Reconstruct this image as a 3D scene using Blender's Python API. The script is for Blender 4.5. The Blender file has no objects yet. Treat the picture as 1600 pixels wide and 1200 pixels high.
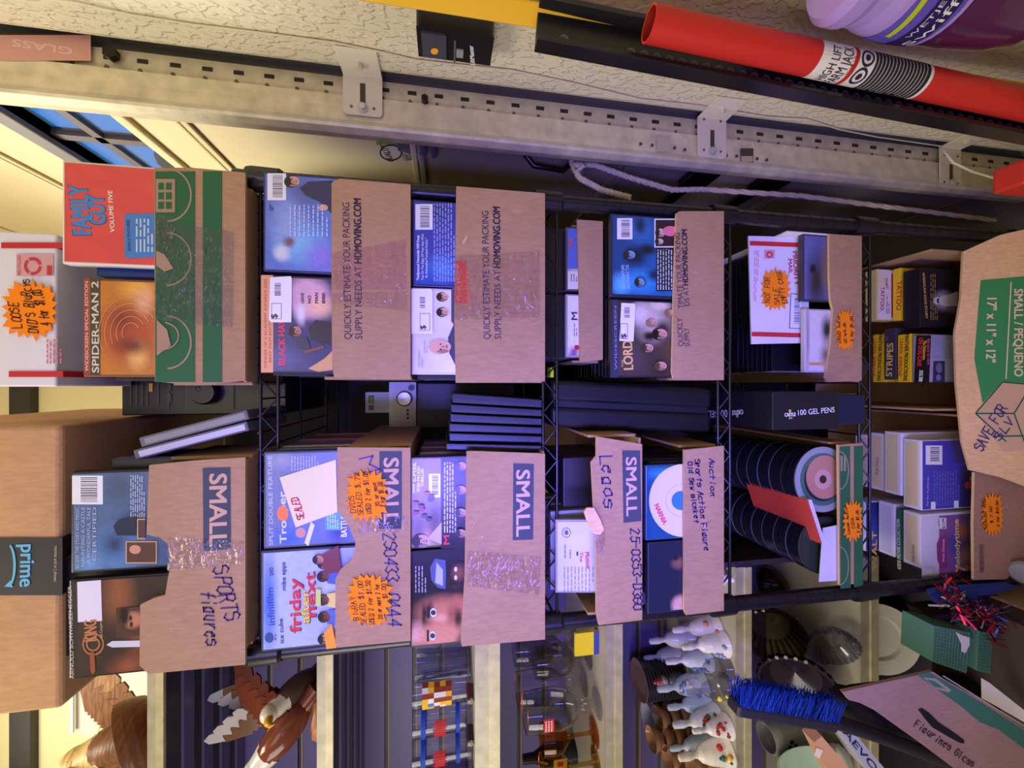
import bpy, math, random
from mathutils import Vector, Matrix
random.seed(7)
S = bpy.context.scene
C = S.collection
# ---------------------------------------------------------------- camera, sky, lights, exposure
Z0 = 1.25                      # camera height over the floor
FPX = 620.0                    # focal length for a 1600 px wide frame
TH = math.atan(FPX/3700.0)     # the camera looks down a little
CT, ST = math.cos(TH), math.sin(TH)
cam_d = bpy.data.cameras.new('camera'); cam = bpy.data.objects.new('camera', cam_d); C.objects.link(cam)
cam_d.sensor_fit = 'HORIZONTAL'; cam_d.sensor_width = 36; cam_d.lens = 36*FPX/1600; cam_d.clip_start = .01
# phone turned on its side: picture right = down, picture top = right
cx_, cy_, cz_ = Vector((0, -ST, -CT)), Vector((1, 0, 0)), Vector((0, -CT, ST))
cam.matrix_world = Matrix(((cx_.x, cy_.x, cz_.x, 0), (cx_.y, cy_.y, cz_.y, 0), (cx_.z, cy_.z, cz_.z, Z0), (0, 0, 0, 1)))
S.camera = cam
S.view_settings.view_transform = 'Standard'; S.view_settings.look = 'None'
S.view_settings.exposure = -.03; S.view_settings.gamma = 1.0; S.view_settings.use_curve_mapping = False
W = bpy.data.worlds.new('evening_sky'); S.world = W; W.use_nodes = True
W.node_tree.nodes['Background'].inputs[0].default_value = (.09, .40, 1, 1); W.node_tree.nodes['Background'].inputs[1].default_value = 1.0
def area(name, loc, target, sx, sy, power, col):
    l = bpy.data.lights.new(name, 'AREA'); l.shape = 'RECTANGLE'; l.size = sx; l.size_y = sy; l.energy = power; l.color = col
    o = bpy.data.objects.new(name, l); C.objects.link(o); o.location = loc
    o.rotation_euler = (Vector(target)-Vector(loc)).to_track_quat('-Z', 'Y').to_euler(); return o
area('violet_led_light', (-.36, -.38, Z0-.02), (-.15, .6, Z0-.26), .12, .8, 6.3, (.16, .135, .84)).data.spread = math.radians(66)
area('warm_ceiling_light', (-.75, .30, Z0+1.45), (.3, .75, Z0+.1), .5, .5, 14.5, (1.0, .92, .74))
area('door_fill_light', (-.45, 1.4, Z0+1.40), (.45, .85, Z0+.15), .4, .4, 3.3, (1.0, .97, .90)).data.spread = math.radians(60)  # added fill that brightens the door panels, not a fixture of the garage
area('corner_fill_light', (-1.25, 1.1, Z0+1.42), (-1.0, 1.65, Z0+.6), .4, .4, 7.5, (1.0, .97, .80))  # added fill for the dim back wall, no lamp stands there
area('room_light', (-.1, -1.3, Z0+1.1), (.15, .6, Z0-.8), 1.0, 1.0, 8, (1.0, .93, .76))
area('side_fill_light', (-1.55, -.15, Z0+.15), (.45, .55, Z0-.35), .9, .9, 14.5, (1.0, .94, .84))  # added fill that reaches the right wall from the left

# ---------------------------------------------------------------- measuring helpers
def ray(u, v):
    x = (600-v)/FPX; y = (800-u)/FPX
    return Vector((x, CT+ST*y, CT*y-ST))
def aty(u, v, Y):
    d = ray(u, v); return d*(Y/d.y)+Vector((0, 0, Z0))
def atx(u, v, X):
    d = ray(u, v); return d*(X/d.x)+Vector((0, 0, Z0))
def atz(u, v, Z):
    d = ray(u, v); return d*((Z-Z0)/d.z)+Vector((0, 0, Z0))
def pxm(u, v, Y): return Y/ray(u, v).y/FPX      # metres per pixel at depth Y
def L(c):
    if c is None: return (.5, .5, .5, 1)
    return tuple((x/255/12.92 if x/255 <= .04045 else ((x/255+.055)/1.055)**2.4) for x in c[:3])+(1,)
class PL:
    """a plane with its own right (ex), up (ez) and outward normal"""
    def __init__(s, p0, ex=(1, 0, 0), ez=(0, 0, 1)):
        s.p0 = Vector(p0); s.ex = Vector(ex).normalized(); s.ez = Vector(ez).normalized(); s.n = s.ex.cross(s.ez)
    def at(s, u, v):
        d = ray(u, v); o = Vector((0, 0, Z0)); t = (s.p0-o).dot(s.n)/d.dot(s.n); q = o+d*t-s.p0
        return Vector((q.dot(s.ex), q.dot(s.ez)))
    def w(s, a, b, h=0): return s.p0+s.ex*a+s.ez*b+s.n*h
def PY(Y): return PL((0, Y, Z0))
def PX(X): return PL((X, 0, Z0), (0, -1, 0), (0, 0, 1))

# ---------------------------------------------------------------- materials (colour comes from the mesh's own colour attribute)
MATS = {}
def mat(kind):
    if kind in MATS: return MATS[kind]
    m = bpy.data.materials.new(kind); m.use_nodes = True; nt = m.node_tree; N = nt.nodes; K = nt.links
    b = N['Principled BSDF']; a = N.new('ShaderNodeAttribute'); a.attribute_name = 'Col'; src = a.outputs['Color']
    def noise(scale, lo, hi, detail=4, stretch=None):
        n = N.new('ShaderNodeTexNoise'); n.inputs['Scale'].default_value = scale; n.inputs['Detail'].default_value = detail
        tc = N.new('ShaderNodeTexCoord'); mp = N.new('ShaderNodeMapping'); K.new(tc.outputs['Object'], mp.inputs[0]); K.new(mp.outputs[0], n.inputs['Vector'])
        if stretch: mp.inputs['Scale'].default_value = stretch
        r = N.new('ShaderNodeMapRange'); r.inputs['From Min'].default_value = .3; r.inputs['From Max'].default_value = .7
        r.inputs['To Min'].default_value = lo; r.inputs['To Max'].default_value = hi; K.new(n.outputs['Fac'], r.inputs['Value']); return n, r
    def mulcol(r):
        nonlocal src
        x = N.new('ShaderNodeMix'); x.data_type = 'RGBA'; x.blend_type = 'MULTIPLY'; x.inputs['Factor'].default_value = 1
        K.new(src, x.inputs['A']); K.new(r.outputs[0], x.inputs['B']); src = x.outputs['Result']
    def bump(n, st, dist=.001):
        p = N.new('ShaderNodeBump'); p.inputs['Strength'].default_value = st; p.inputs['Distance'].default_value = dist
        K.new(n.outputs[0], p.inputs['Height']); K.new(p.outputs[0], b.inputs['Normal'])
    R = b.inputs['Roughness']; sp = b.inputs['Specular IOR Level']
    if kind == 'cardboard':
        n, r = noise(260, .9, 1.08, 3, (1, 1, .25)); mulcol(r); n2, r2 = noise(9, .93, 1.06); mulcol(r2); bump(n2, .25, .004); R.default_value = .75; sp.default_value = .25
    elif kind == 'print': R.default_value = .6; sp.default_value = .25
    elif kind == 'sleeve': R.default_value = .28; sp.default_value = .45; n, r = noise(14, 0, 1); bump(n, .12, .004)
    elif kind == 'black_plastic': R.default_value = .35; sp.default_value = .5
    elif kind == 'satin_plastic': R.default_value = .45; sp.default_value = .4
    elif kind == 'powder_coat': R.default_value = .3; sp.default_value = .6
    elif kind == 'paper': R.default_value = .8; sp.default_value = .2
    elif kind == 'ceramic': R.default_value = .15; sp.default_value = .5
    elif kind == 'galvanized':
        n, r = noise(40, .8, 1.1); mulcol(r); b.inputs['Metallic'].default_value = .2; R.default_value = .38
    elif kind == 'metal':
        b.inputs['Metallic'].default_value = .9; R.default_value = .25
    elif kind == 'stucco':
        n, r = noise(110, 0, 1, 2, (1, 1, .5)); n2, r2 = noise(6, .96, 1.03); mulcol(r2); r.inputs['From Min'].default_value = .47; r.inputs['From Max'].default_value = .56; bump(r, .9, .0016); R.default_value = .7; sp.default_value = .3
    elif kind == 'painted': R.default_value = .5; n, r = noise(5, .95, 1.03); mulcol(r)
    elif kind == 'wood':
        n, r = noise(30, .6, 1.2, 4, (1, 1, 5)); mulcol(r); bump(n, .5, .003); R.default_value = .4
    elif kind == 'fur': R.default_value = .6
    elif kind == 'foliage':
        n, r = noise(8, .4, 1.3); mulcol(r)
    elif kind in ('clear_glass', 'clear_tape'):
        N.remove(b); out = [x for x in N if x.type == 'OUTPUT_MATERIAL'][0]
        t = N.new('ShaderNodeBsdfTransparent'); g = N.new('ShaderNodeBsdfGlossy'); mx = N.new('ShaderNodeMixShader'); fr = N.new('ShaderNodeLayerWeight')
        K.new(src, t.inputs['Color']); g.inputs['Roughness'].default_value = .05 if kind == 'clear_glass' else .09
        fr.inputs['Blend'].default_value = .5
        if kind == 'clear_tape':
            n, r = noise(45, 0, 1, 3, (1, 1, 2.2)); p = N.new('ShaderNodeBump'); p.inputs['Strength'].default_value = 1; p.inputs['Distance'].default_value = .009
            K.new(n.outputs[0], p.inputs['Height']); K.new(p.outputs[0], g.inputs['Normal'])
        ad = N.new('ShaderNodeMath'); ad.operation = 'MULTIPLY_ADD'; ad.inputs[1].default_value = .7 if kind == 'clear_glass' else .5; ad.inputs[2].default_value = .03 if kind == 'clear_glass' else .06
        pw = N.new('ShaderNodeMath'); pw.operation = 'POWER'; pw.inputs[1].default_value = 3; K.new(fr.outputs['Facing'], pw.inputs[0]); K.new(pw.outputs[0], ad.inputs[0]); K.new(ad.outputs[0], mx.inputs[0]); K.new(t.outputs[0], mx.inputs[1]); K.new(g.outputs[0], mx.inputs[2]); K.new(mx.outputs[0], out.inputs[0])
    if kind not in ('clear_glass', 'clear_tape'): K.new(src, b.inputs['Base Color'])
    MATS[kind] = m; return m

# ---------------------------------------------------------------- lettering
TXT = {}
def glyphs(s, bold):
    k = s
    if k not in TXT:
        cu = bpy.data.curves.new('t', 'FONT'); cu.body = s; cu.resolution_u = 3
        o = bpy.data.objects.new('t', cu); C.objects.link(o); bpy.context.view_layer.update()
        me = bpy.data.meshes.new_from_object(o.evaluated_get(bpy.context.evaluated_depsgraph_get()))
        TXT[k] = ([tuple(v.co) for v in me.vertices], [tuple(p.vertices) for p in me.polygons])
        bpy.data.objects.remove(o); bpy.data.curves.remove(cu); bpy.data.meshes.remove(me)
    return TXT[k]
HW = dict(A='002640 1333', B='00063645330333423000', C='452605012041', D='00062645412000', E='46060040 0333', F='460600 0333', G='45260501204143 4323',
 H='0006 4046 0343', I='2026', J='46412001', K='0006 460340', L='060040', M='0006234640', N='00064046', O='26050120414526', P='000636453303', Q='26050120414526 2240',
 R='000636453303 2340', S='4526050443412001', T='0646 2620', U='0601204146', V='062046', W='0610233046', X='0046 0640', Y='062346 2320', Z='06460040')
HW.update({'0': HW['O'], '1': '152620', '2': '0526450040', '3': '0526452323412001', '4': '30360242', '5': '46060434412001', '6': '4526050120414303', '7': '064610',
 '8': '230526452341200123', '9': '43030526454120', '$': '4526050443412001 2720', "'": '2625', '/': '0046', '-': '0343', '.': '2021', ' ': '', '_': '0040'})
LOW = dict(a='34140301204 0'.replace(' ', '')+'3430'[:0], e='0333342403012031', g='3424030130 34300010', f='362510 0343', i='2023 2526', o='24030120413424', u='04012030 3430', n='0004 0334243 0'.replace(' ', ''), r='0004 022434', t='2620 0444', p='0400 0434332 2'.replace(' ', ''), s='3414032312 0'.replace(' ', ''), d='3630 3414030130', l='2620', k='0600 340230')
def hstrokes(ch):
    if ch in LOW and len(LOW[ch].replace(' ', '')) % 2 == 0 and all(len(x) % 2 == 0 for x in LOW[ch].split()): return LOW[ch], 1
    if ch.islower(): return HW.get(ch.upper(), ''), .68
    return HW.get(ch, ''), 1

# ---------------------------------------------------------------- mesh builder
class MB:
    def __init__(s): s.v = []; s.f = []; s.c = []; s.sm = []; s.h = .0002
    def face(s, pts, col, smooth=False):
        i = len(s.v); s.v += [Vector(p) for p in pts]; s.f.append(tuple(range(i, i+len(pts)))); s.c.append(L(col)); s.sm.append(smooth); return s
    def add(s, vs, fs, col, smooth=False):
        i = len(s.v); s.v += [Vector(p) for p in vs]
        for f in fs: s.f.append(tuple(i+k for k in f)); s.c.append(L(col)); s.sm.append(smooth)
        return s
    def box(s, p, q, col):
        x0, y0, z0 = [min(a, b) for a, b in zip(p, q)]; x1, y1, z1 = [max(a, b) for a, b in zip(p, q)]
        return s.add([(x0, y0, z0), (x1, y0, z0), (x1, y1, z0), (x0, y1, z0), (x0, y0, z1), (x1, y0, z1), (x1, y1, z1), (x0, y1, z1)],
                     [(0, 3, 2, 1), (4, 5, 6, 7), (0, 1, 5, 4), (1, 2, 6, 5), (2, 3, 7, 6), (3, 0, 4, 7)], col)
    def obox(s, P, a0, a1, b0, b1, h0, h1, col):
        return s.prism(P, [(a0, b0), (a1, b0), (a1, b1), (a0, b1)], h0, h1, col)
    def prism(s, P, pts, h0, h1, col, side=None):
        ar = sum(pts[i][0]*pts[(i+1) % len(pts)][1]-pts[(i+1) % len(pts)][0]*pts[i][1] for i in range(len(pts)))
        if ar < 0: pts = pts[::-1]
        n = len(pts)
        vs = [P.w(a, b, h1) for a, b in pts]+[P.w(a, b, h0) for a, b in pts]
        s.add(vs, [tuple(range(n)), tuple(range(2*n-1, n-1, -1))], col)
        return s.add(vs, [(i, n+i, n+(i+1) % n, (i+1) % n) for i in range(n)], side or col)
    def tube(s, path, r, col, n=10, caps=True, smooth=True):
        path = [Vector(p) for p in path]; rr = r if isinstance(r, (list, tuple)) else [r]*len(path)
        vs = []; up = None
        for i, p in enumerate(path):
            t = (path[min(i+1, len(path)-1)]-path[max(i-1, 0)]).normalized()
            if up is None: up = Vector((0, 0, 1)) if abs(t.z) < .9 else Vector((0, 1, 0))
            x = up.cross(t).normalized(); y = t.cross(x).normalized(); up = y
            vs += [p+x*(rr[i]*math.cos(2*math.pi*k/n))+y*(rr[i]*math.sin(2*math.pi*k/n)) for k in range(n)]
        m = len(path)
        fs = [(i*n+k, i*n+(k+1) % n, (i+1)*n+(k+1) % n, (i+1)*n+k) for i in range(m-1) for k in range(n)]
        s.add(vs, fs, col, smooth)
        if caps: s.add(vs[:n], [tuple(range(n-1, -1, -1))], col); s.add(vs[-n:], [tuple(range(n))], col)
        return s
    def lathe(s, prof, c, col, axis=(0, 0, 1), n=24, flat=1.0, smooth=True):
        """prof: (radius, height) or (radius, height, colour) going up the axis"""
        ax = Vector(axis).normalized(); t = Vector((0, 1, 0)) if abs(ax.y) < .9 else Vector((1, 0, 0))
        x = t.cross(ax).normalized(); y = ax.cross(x); c = Vector(c); vs = []
        for q in prof: vs += [c+ax*q[1]+x*(q[0]*math.cos(2*math.pi*k/n))+y*(q[0]*flat*math.sin(2*math.pi*k/n)) for k in range(n)]
        for i in range(len(prof)-1):
            cc = prof[i+1][2] if len(prof[i+1]) > 2 else col
            i0 = len(s.v); s.v += [Vector(p) for p in vs[i*n:(i+2)*n]]
            for k in range(n): s.f.append((i0+k, i0+(k+1) % n, i0+n+(k+1) % n, i0+n+k)); s.c.append(L(cc)); s.sm.append(smooth)
        return s
    def ball(s, c, r, col, rot=None, nu=14, nv=9, fn=None):
        r = (r, r, r) if not isinstance(r, (tuple, list)) else r; c = Vector(c); vs = []
        for j in range(nv+1):
            p = math.pi*j/nv
            for k in range(nu):
                a = 2*math.pi*k/nu; q = Vector((math.sin(p)*math.cos(a), math.sin(p)*math.sin(a), math.cos(p)))
                if fn: q = q*fn(q)
                q = Vector((q.x*r[0], q.y*r[1], q.z*r[2])); vs.append(c+(rot @ q if rot else q))
        return s.add(vs, [(j*nu+k, (j+1)*nu+k, (j+1)*nu+(k+1) % nu, j*nu+(k+1) % nu) for j in range(nv) for k in range(nu)], col, True)
    # printed marks lying on a plane, each a hair above the last
    def up(s): s.h += .00007; return s.h
    def P(s, P, pts, col):
        h = s.up(); q = [P.at(*p) for p in pts]
        ar = sum(q[i].x*q[(i+1) % len(q)].y-q[(i+1) % len(q)].x*q[i].y for i in range(len(q)))
        if ar < 0: q = q[::-1]
        return s.face([P.w(a.x, a.y, h) for a in q], col)
    def R(s, P, u0, v0, u1, v1, col): return s.P(P, [(u0, v0), (u1, v0), (u1, v1), (u0, v1)], col)
    def E(s, P, u, v, ru, rv, col, n=20, rot=0):
        c, d = math.cos(rot), math.sin(rot)
        return s.P(P, [(u+ru*math.cos(2*math.pi*k/n)*c-rv*math.sin(2*math.pi*k/n)*d, v+ru*math.cos(2*math.pi*k/n)*d+rv*math.sin(2*math.pi*k/n)*c) for k in range(n)], col)
    def ring(s, P, u, v, ru, rv, w, col, a0=0, a1=360, n=28):
        h = s.up(); pts = []
        for k in range(n+1):
            a = math.radians(a0+(a1-a0)*k/n); pts.append((P.at(u+ru*math.cos(a), v+rv*math.sin(a)), P.at(u+(ru-w)*math.cos(a), v+(rv-w)*math.sin(a))))
        for k in range(n):
            q = [pts[k][0], pts[k][1], pts[k+1][1], pts[k+1][0]]
            s.face([P.w(a.x, a.y, h) for a in q[::-1]], col)
        return s
    def T(s, P, txt, pa, pb, hp, col, bold=False):
        vs, fs = glyphs(txt, bold)
        if not vs: return s
        a, b = P.at(*pa), P.at(*pb); d = b-a; sc = d.length/math.hypot(pb[0]-pa[0], pb[1]-pa[1]); x = d.normalized(); y = Vector((-x.y, x.x)); h = s.up()
        x0 = min(q[0] for q in vs); x1 = max(q[0] for q in vs); k = d.length/max(1e-6, x1-x0); ky = hp*sc/.72
        out = []
        for q in vs:
            w = a+x*((q[0]-x0)*k)+y*(q[1]*ky); out.append(P.w(w.x, w.y, h))
        if bold:
            for j, (dx, dy) in enumerate(((.035, .02), (-.035, -.02), (.035, -.02), (-.035, .02))):
                e = x*(dx*hp*sc)+y*(dy*hp*sc); s.add([o_+P.ex*e.x+P.ez*e.y-P.n*(.00001*(j+1)) for o_ in out], fs, col)
        return s.add(out, fs, col)
    def H(s, P, txt, pa, pb, hp, col, wd=2.0):
        """handwriting: marker strokes"""
        a, b = P.at(*pa), P.at(*pb); d = b-a; sc = d.length/math.hypot(pb[0]-pa[0], pb[1]-pa[1]); x = d.normalized(); y = Vector((-x.y, x.x)); h = s.up()
        adv = d.length/max(1, len(txt)); cw = adv*.72/4; ch = hp*sc/6; hw = wd*sc/2
        for i, c in enumerate(txt):
            st, ys = hstrokes(c); jx, jy, sl = random.uniform(-.1, .1)*adv, random.uniform(-.06, .06)*hp*sc, random.uniform(.05, .3)
            for g in st.split():
                pts = [(int(g[k]), int(g[k+1])*ys) for k in range(0, len(g)-1, 2)]
                W2 = [a+x*(adv*i+jx+px_*cw+py_*ch*sl)+y*(jy+py_*ch) for px_, py_ in pts]
                for p, q in zip(W2, W2[1:]):
                    e = (q-p)
                    if e.length < 1e-7: continue
                    e = e.normalized()*hw; nn = Vector((-e.y, e.x)); o = [p-e-nn, q+e-nn, q+e+nn, p-e+nn]
                    s.face([P.w(z.x, z.y, h) for z in o], col)
        return s
    def LN(s, P, u0, v0, u1, v1, n, col, fill=.5, words=9):
        """n lines of small print running from v0 to v1, stacked from u0 to u1"""
        for i in range(n):
            u = u0+(u1-u0)*(i+.2)/n; t = abs(u1-u0)/n*fill; v = v0; sg = 1 if v1 > v0 else -1; stop = v0+(v1-v0)*(1 if i < n-1 else .6)
            h = s.h+.0001
            while (stop-v)*sg > 0:
                w = abs(v1-v0)/words*random.uniform(.4, 1.2); e = v+sg*w
                if (stop-e)*sg < 0: e = stop
                q = [P.at(u, v), P.at(u+t, v), P.at(u+t, e), P.at(u, e)]
                if sg > 0: q = q[::-1]
                q = q[::-1]
                s.face([P.w(z.x, z.y, h) for z in q], col); v = e+sg*abs(v1-v0)/words*.22
        s.up(); s.up(); return s
    def BAR(s, P, u0, v0, u1, v1, paper=(235, 235, 240), ink=(45, 40, 60)):
        """barcode label, bars standing along u"""
        s.R(P, u0, v0, u1, v1, paper); v = v0+3; h = s.up()
        while v < v1-4:
            w = random.choice((.7, .9, 1.4)); q = [P.at(u0+(u1-u0)*.28, v), P.at(u0+(u1-u0)*.82, v), P.at(u0+(u1-u0)*.82, v+w), P.at(u0+(u1-u0)*.28, v+w)]
            s.face([P.w(z.x, z.y, h) for z in q][::-1][::-1], ink); v += w+random.choice((.8, 1.1, 1.7))
        return s
    def ART(s, P, quad, base, blobs, nx=44, nz=44):
        """a printed picture: soft areas of colour over a base; quad = local (a0, b0, a1, b1)"""
        a0, b0, a1, b1 = quad; h = s.up(); i0 = len(s.v); cols = []
        bb = []
        for u, v, ru, rv, c, soft in blobs:
            p = P.at(u, v); q = P.at(u+ru, v); r = P.at(u, v+rv); bb.append((p, abs((q-p).y) or 1e-4, abs((r-p).x) or 1e-4, L(c), soft))
        rnd = random.Random(int(abs(a0*1e4)+abs(b0*1e4)))
        for j in range(nz+1):
            for i in range(nx+1):
                a = a0+(a1-a0)*i/nx; b = b0+(b1-b0)*j/nz; s.v.append(P.w(a, b, h))
                if isinstance(base[0], tuple):
                    t = j/nz; c = [x*(1-t)+y*t for x, y in zip(L(base[0]), L(base[1]))]
                else: c = list(L(base))
                for p, rz, rx, bc, soft in bb:
                    d = math.hypot((a-p.x)/rx, (b-p.y)/rz); k = 1 if d < 1-soft else max(0, (1+soft*.3-d)/(soft*1.3+1e-6))
                    k = min(1, k); c = [x*(1-k)+y*k for x, y in zip(c, bc)]
                g = rnd.uniform(.93, 1.07); cols.append([min(1, x*g) for x in c[:3]]+[1])
        for j in range(nz):
            for i in range(nx):
                f = (j*(nx+1)+i, j*(nx+1)+i+1, (j+1)*(nx+1)+i+1, (j+1)*(nx+1)+i)
                s.f.append(tuple(i0+k for k in f)); s.c.append([cols[k] for k in f]); s.sm.append(False)
        return s
    def build(s, name, kind, parent=None, bevel=0, seg=2, shift=None):
        me = bpy.data.meshes.new(name); o0 = parent_loc(parent) if parent else (shift or Vector((0, 0, 0)))
        me.from_pydata([v-o0 for v in s.v], [], s.f)
        at = me.color_attributes.new('Col', 'FLOAT_COLOR', 'CORNER'); buf = []
        for f, c in zip(s.f, s.c):
            if isinstance(c, list):
                for q in c: buf += list(q)
            else: buf += list(c)*len(f)
        at.data.foreach_set('color', buf); me.polygons.foreach_set('use_smooth', s.sm)
        me.materials.append(mat(kind)); o = bpy.data.objects.new(name, me); C.objects.link(o)
        if parent: o.parent = parent
        else: o.location = o0
        if bevel:
            m = o.modifiers.new('bevel', 'BEVEL'); m.width = bevel; m.segments = seg; m.limit_method = 'ANGLE'
        return o
def parent_loc(p):
    l = Vector((0, 0, 0))
    while p: l = l+p.location; p = p.parent
    return l
def tag(o, label, cat, group=None):
    o['label'] = label; o['category'] = cat
    if group: o['group'] = group
    return o
def thing(name, label, cat, loc, group=None):
    o = bpy.data.objects.new(name, None); C.objects.link(o); o.location = loc; o.empty_display_size = .03
    return tag(o, label, cat, group)
def solo(mb, name, kind, label, cat, group=None, bevel=0, seg=2):
    lo = [min(v[i] for v in mb.v) for i in range(3)]; hi = [max(v[i] for v in mb.v) for i in range(3)]
    o = mb.build(name, kind, None, bevel, seg, shift=Vector(((lo[0]+hi[0])/2, (lo[1]+hi[1])/2, lo[2])))
    return tag(o, label, cat, group)
def struct(mb, name, kind, parent=None, bevel=0):
    o = mb.build(name, kind, parent, bevel)
    if not parent: o['kind'] = 'structure'
    return o
def dup(root, loc, label=None, group=None, rz=0):
    r = root.copy(); C.objects.link(r); r.location = loc; r.rotation_euler.z = rz
    if label: r['label'] = label
    if group: r['group'] = group
    for ch in list(root.children):
        c = ch.copy(); C.objects.link(c); c.parent = r
        for g in list(ch.children):
            d = g.copy(); C.objects.link(d); d.parent = c
    return r
# ================================================================ the garage: walls, door, floor, ceiling
CREAM = (226, 208, 160); WALLC = (222, 212, 186)
XW, XD = .49, .452
m = MB(); m.box((XW, -2.2, 0), (XW+.12, .655, 2.9), WALLC); o = struct(m, 'wall_right', 'stucco', bevel=.012)
m = MB(); m.box((-2.0, 1.65, 0), (.482, 1.75, 2.9), (214, 200, 150)); struct(m, 'wall_back', 'painted')
m = MB(); m.box((-2.1, -2.2, 0), (-2.0, 1.75, 2.9), (205, 195, 165)); struct(m, 'wall_left', 'painted')
m = MB(); m.box((-2.1, -2.3, 0), (.61, -2.2, 2.9), (205, 195, 175)); struct(m, 'wall_front', 'painted')
m = MB(); m.box((-2.1, -2.3, -.1), (.61, 1.75, 0), (120, 112, 105)); struct(m, 'floor', 'painted')
m = MB(); m.box((-2.1, -2.3, 2.9), (.61, 1.75, 3.0), (215, 205, 175)); struct(m, 'ceiling', 'painted')
m = MB(); m.box((-2.0, 1.62, Z0+1.41), (.40, 1.65, Z0+1.47), (48, 42, 38)); struct(m, 'trim_1', 'painted')
m = MB(); m.box((XW-.004, .677, 0), (XW+.12, .690, 2.9), (120, 110, 95)); struct(m, 'trim_2', 'painted')  # added to keep sky out of the jamb gap, dark like the shadow there
# sectional garage door, one panel per section, a window in the third
door = bpy.data.objects.new('door_1', None); C.objects.link(door); door.location = (XD, 1.15, 0); door['kind'] = 'structure'
Y0, Y1 = .67, 1.65
SECT = [(Z0-1.25, Z0-.78, (150, 138, 116)), (Z0-.777, Z0-.365, (150, 138, 116)), (Z0-.362, Z0+.052, (158, 146, 122)), (Z0+.055, Z0+.447, CREAM), (Z0+.868, Z0+1.27, CREAM), (Z0+1.273, Z0+1.64, CREAM)]  # lower sections darker: the shade on them is put into their colour
for a, b, c in SECT:
    m = MB(); m.box((XD, Y0, a), (XD+.03, Y1, b), c)
    for z in (a, b-.011): m.box((XD-.006, Y0, z), (XD, Y1, z+.011), c)
    m.build('door_panel', 'painted', door, .002)
WZ0, WZ1 = Z0+.549, Z0+.716
m = MB(); m.box((XD, Y0, Z0+.45), (XD+.03, Y1, WZ0), CREAM); m.box((XD, Y0, WZ1), (XD+.03, Y1, Z0+.865), CREAM); m.box((XD, 1.28, WZ0), (XD+.03, Y1, WZ1), CREAM); m.box((XD, Y0, WZ0), (XD+.03, Y0+.03, WZ1), CREAM)
for z in (Z0+.45, Z0+.855): m.box((XD-.006, Y0, z), (XD, Y1, z+.010), CREAM)
m.build('door_panel', 'painted', door, .002)
win = bpy.data.objects.new('window_1', None); C.objects.link(win); win.location = (XD, 1.0, WZ0); win['kind'] = 'structure'
m = MB()
for z0, z1, y0, y1, x in ((WZ0-.02, WZ0, Y0+.02, 1.3, -.008), (WZ1, WZ1+.034, Y0+.02, 1.3, -.008), (WZ0-.02, WZ1+.03, 1.27, 1.3, -.008)):
    m.box((XD+x, y0, z0), (XD+.026, y1, z1), (120, 112, 108) if z0 == WZ1 else CREAM)
m.build('window_frame', 'painted', win, .003)
m = MB()
m.box((XD+.008, Y0+.03, Z0+.632), (XD+.022, 1.28, Z0+.648), (95, 80, 76))
for y in (.868, 1.075): m.box((XD+.008, y-.009, WZ0), (XD+.022, y+.009, WZ1), (95, 80, 76))
m.build('glazing_bar', 'painted', win)
m = MB(); m.box((XD+.013, Y0+.03, WZ0), (XD+.017, 1.28, WZ1), (235, 245, 255)); m.build('pane', 'clear_glass', win)
tr = thing('leafy_tree', 'dark treetop outside the garage door window', 'tree', (9.2, 17, 0)); m = MB(); m.tube([(9.2, 17, 0), (9.3, 17, 5), (9.2, 17, 11)], [.4, .3, .12], (60, 45, 35)); m.build('trunk', 'wood', tr)
m = MB()
for k in range(60):
    a = random.uniform(0, 6.28); r = random.uniform(0, 2.2); m.ball((9.2+r*math.cos(a), 17+r*math.sin(a), 10.6+random.uniform(-2, 1.6)-r*.5), random.uniform(.3, .6), (40, 70, 60), nu=7, nv=5)
m.build('crown', 'foliage', tr)
# hinge, lift handle and small stickers fixed on the door
h = thing('door_hinge', 'grey steel roller hinge on the garage door panel joint', 'hinge', (XD, .78, Z0+.05)); P = PX(XD)
m = MB(); m.box((XD-.004, .70, Z0+.02), (XD, .79, Z0+.09), (120, 118, 125)); m.build('hinge_plate', 'galvanized', h, .001)
for u, v in ((655, 218), (672, 224)):
    q = atx(u+3, v, XD-.02); m = MB(); m.tube([q+Vector((0, -.035, 0)), q+Vector((0, .035, 0))], .009, (125, 122, 130), 12); m.build('roller_barrel', 'galvanized', h)
P = PX(XD-.0005)
s = MB(); s.R(P, 588, 208, 634, 226, (120, 190, 40)); s.LN(P, 592, 222, 628, 211, 4, (60, 110, 20), .5, 3); s.R(P, 590, 226, 662, 252, (226, 214, 176))
s.ring(P, 611, 238, 18, 13, 2.5, (50, 48, 42)); s.T(P, 'QUALITY', (616, 252), (604, 226), 7, (50, 48, 42), True); s.T(P, '302-678', (646, 251), (640, 229), 6, (50, 48, 42), True); s.T(P, 'INSPECTED', (636, 250), (632, 230), 3.4, (50, 48, 42))
solo(s, 'quality_sticker', 'print', 'green and cream quality sticker on the garage door panel', 'sticker')
q0, q1 = atx(818, 238, XD-.004), atx(895, 252, XD-.004)
m = MB(); e = Vector((-.022, 0, 0)); m.tube([q0, q0*.8+q1*.2+e, q0*.2+q1*.8+e, q1], .0055, (70, 64, 60), 10); solo(m, 'lift_handle', 'metal', 'dark bent steel pull handle on the garage door', 'handle')
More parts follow.
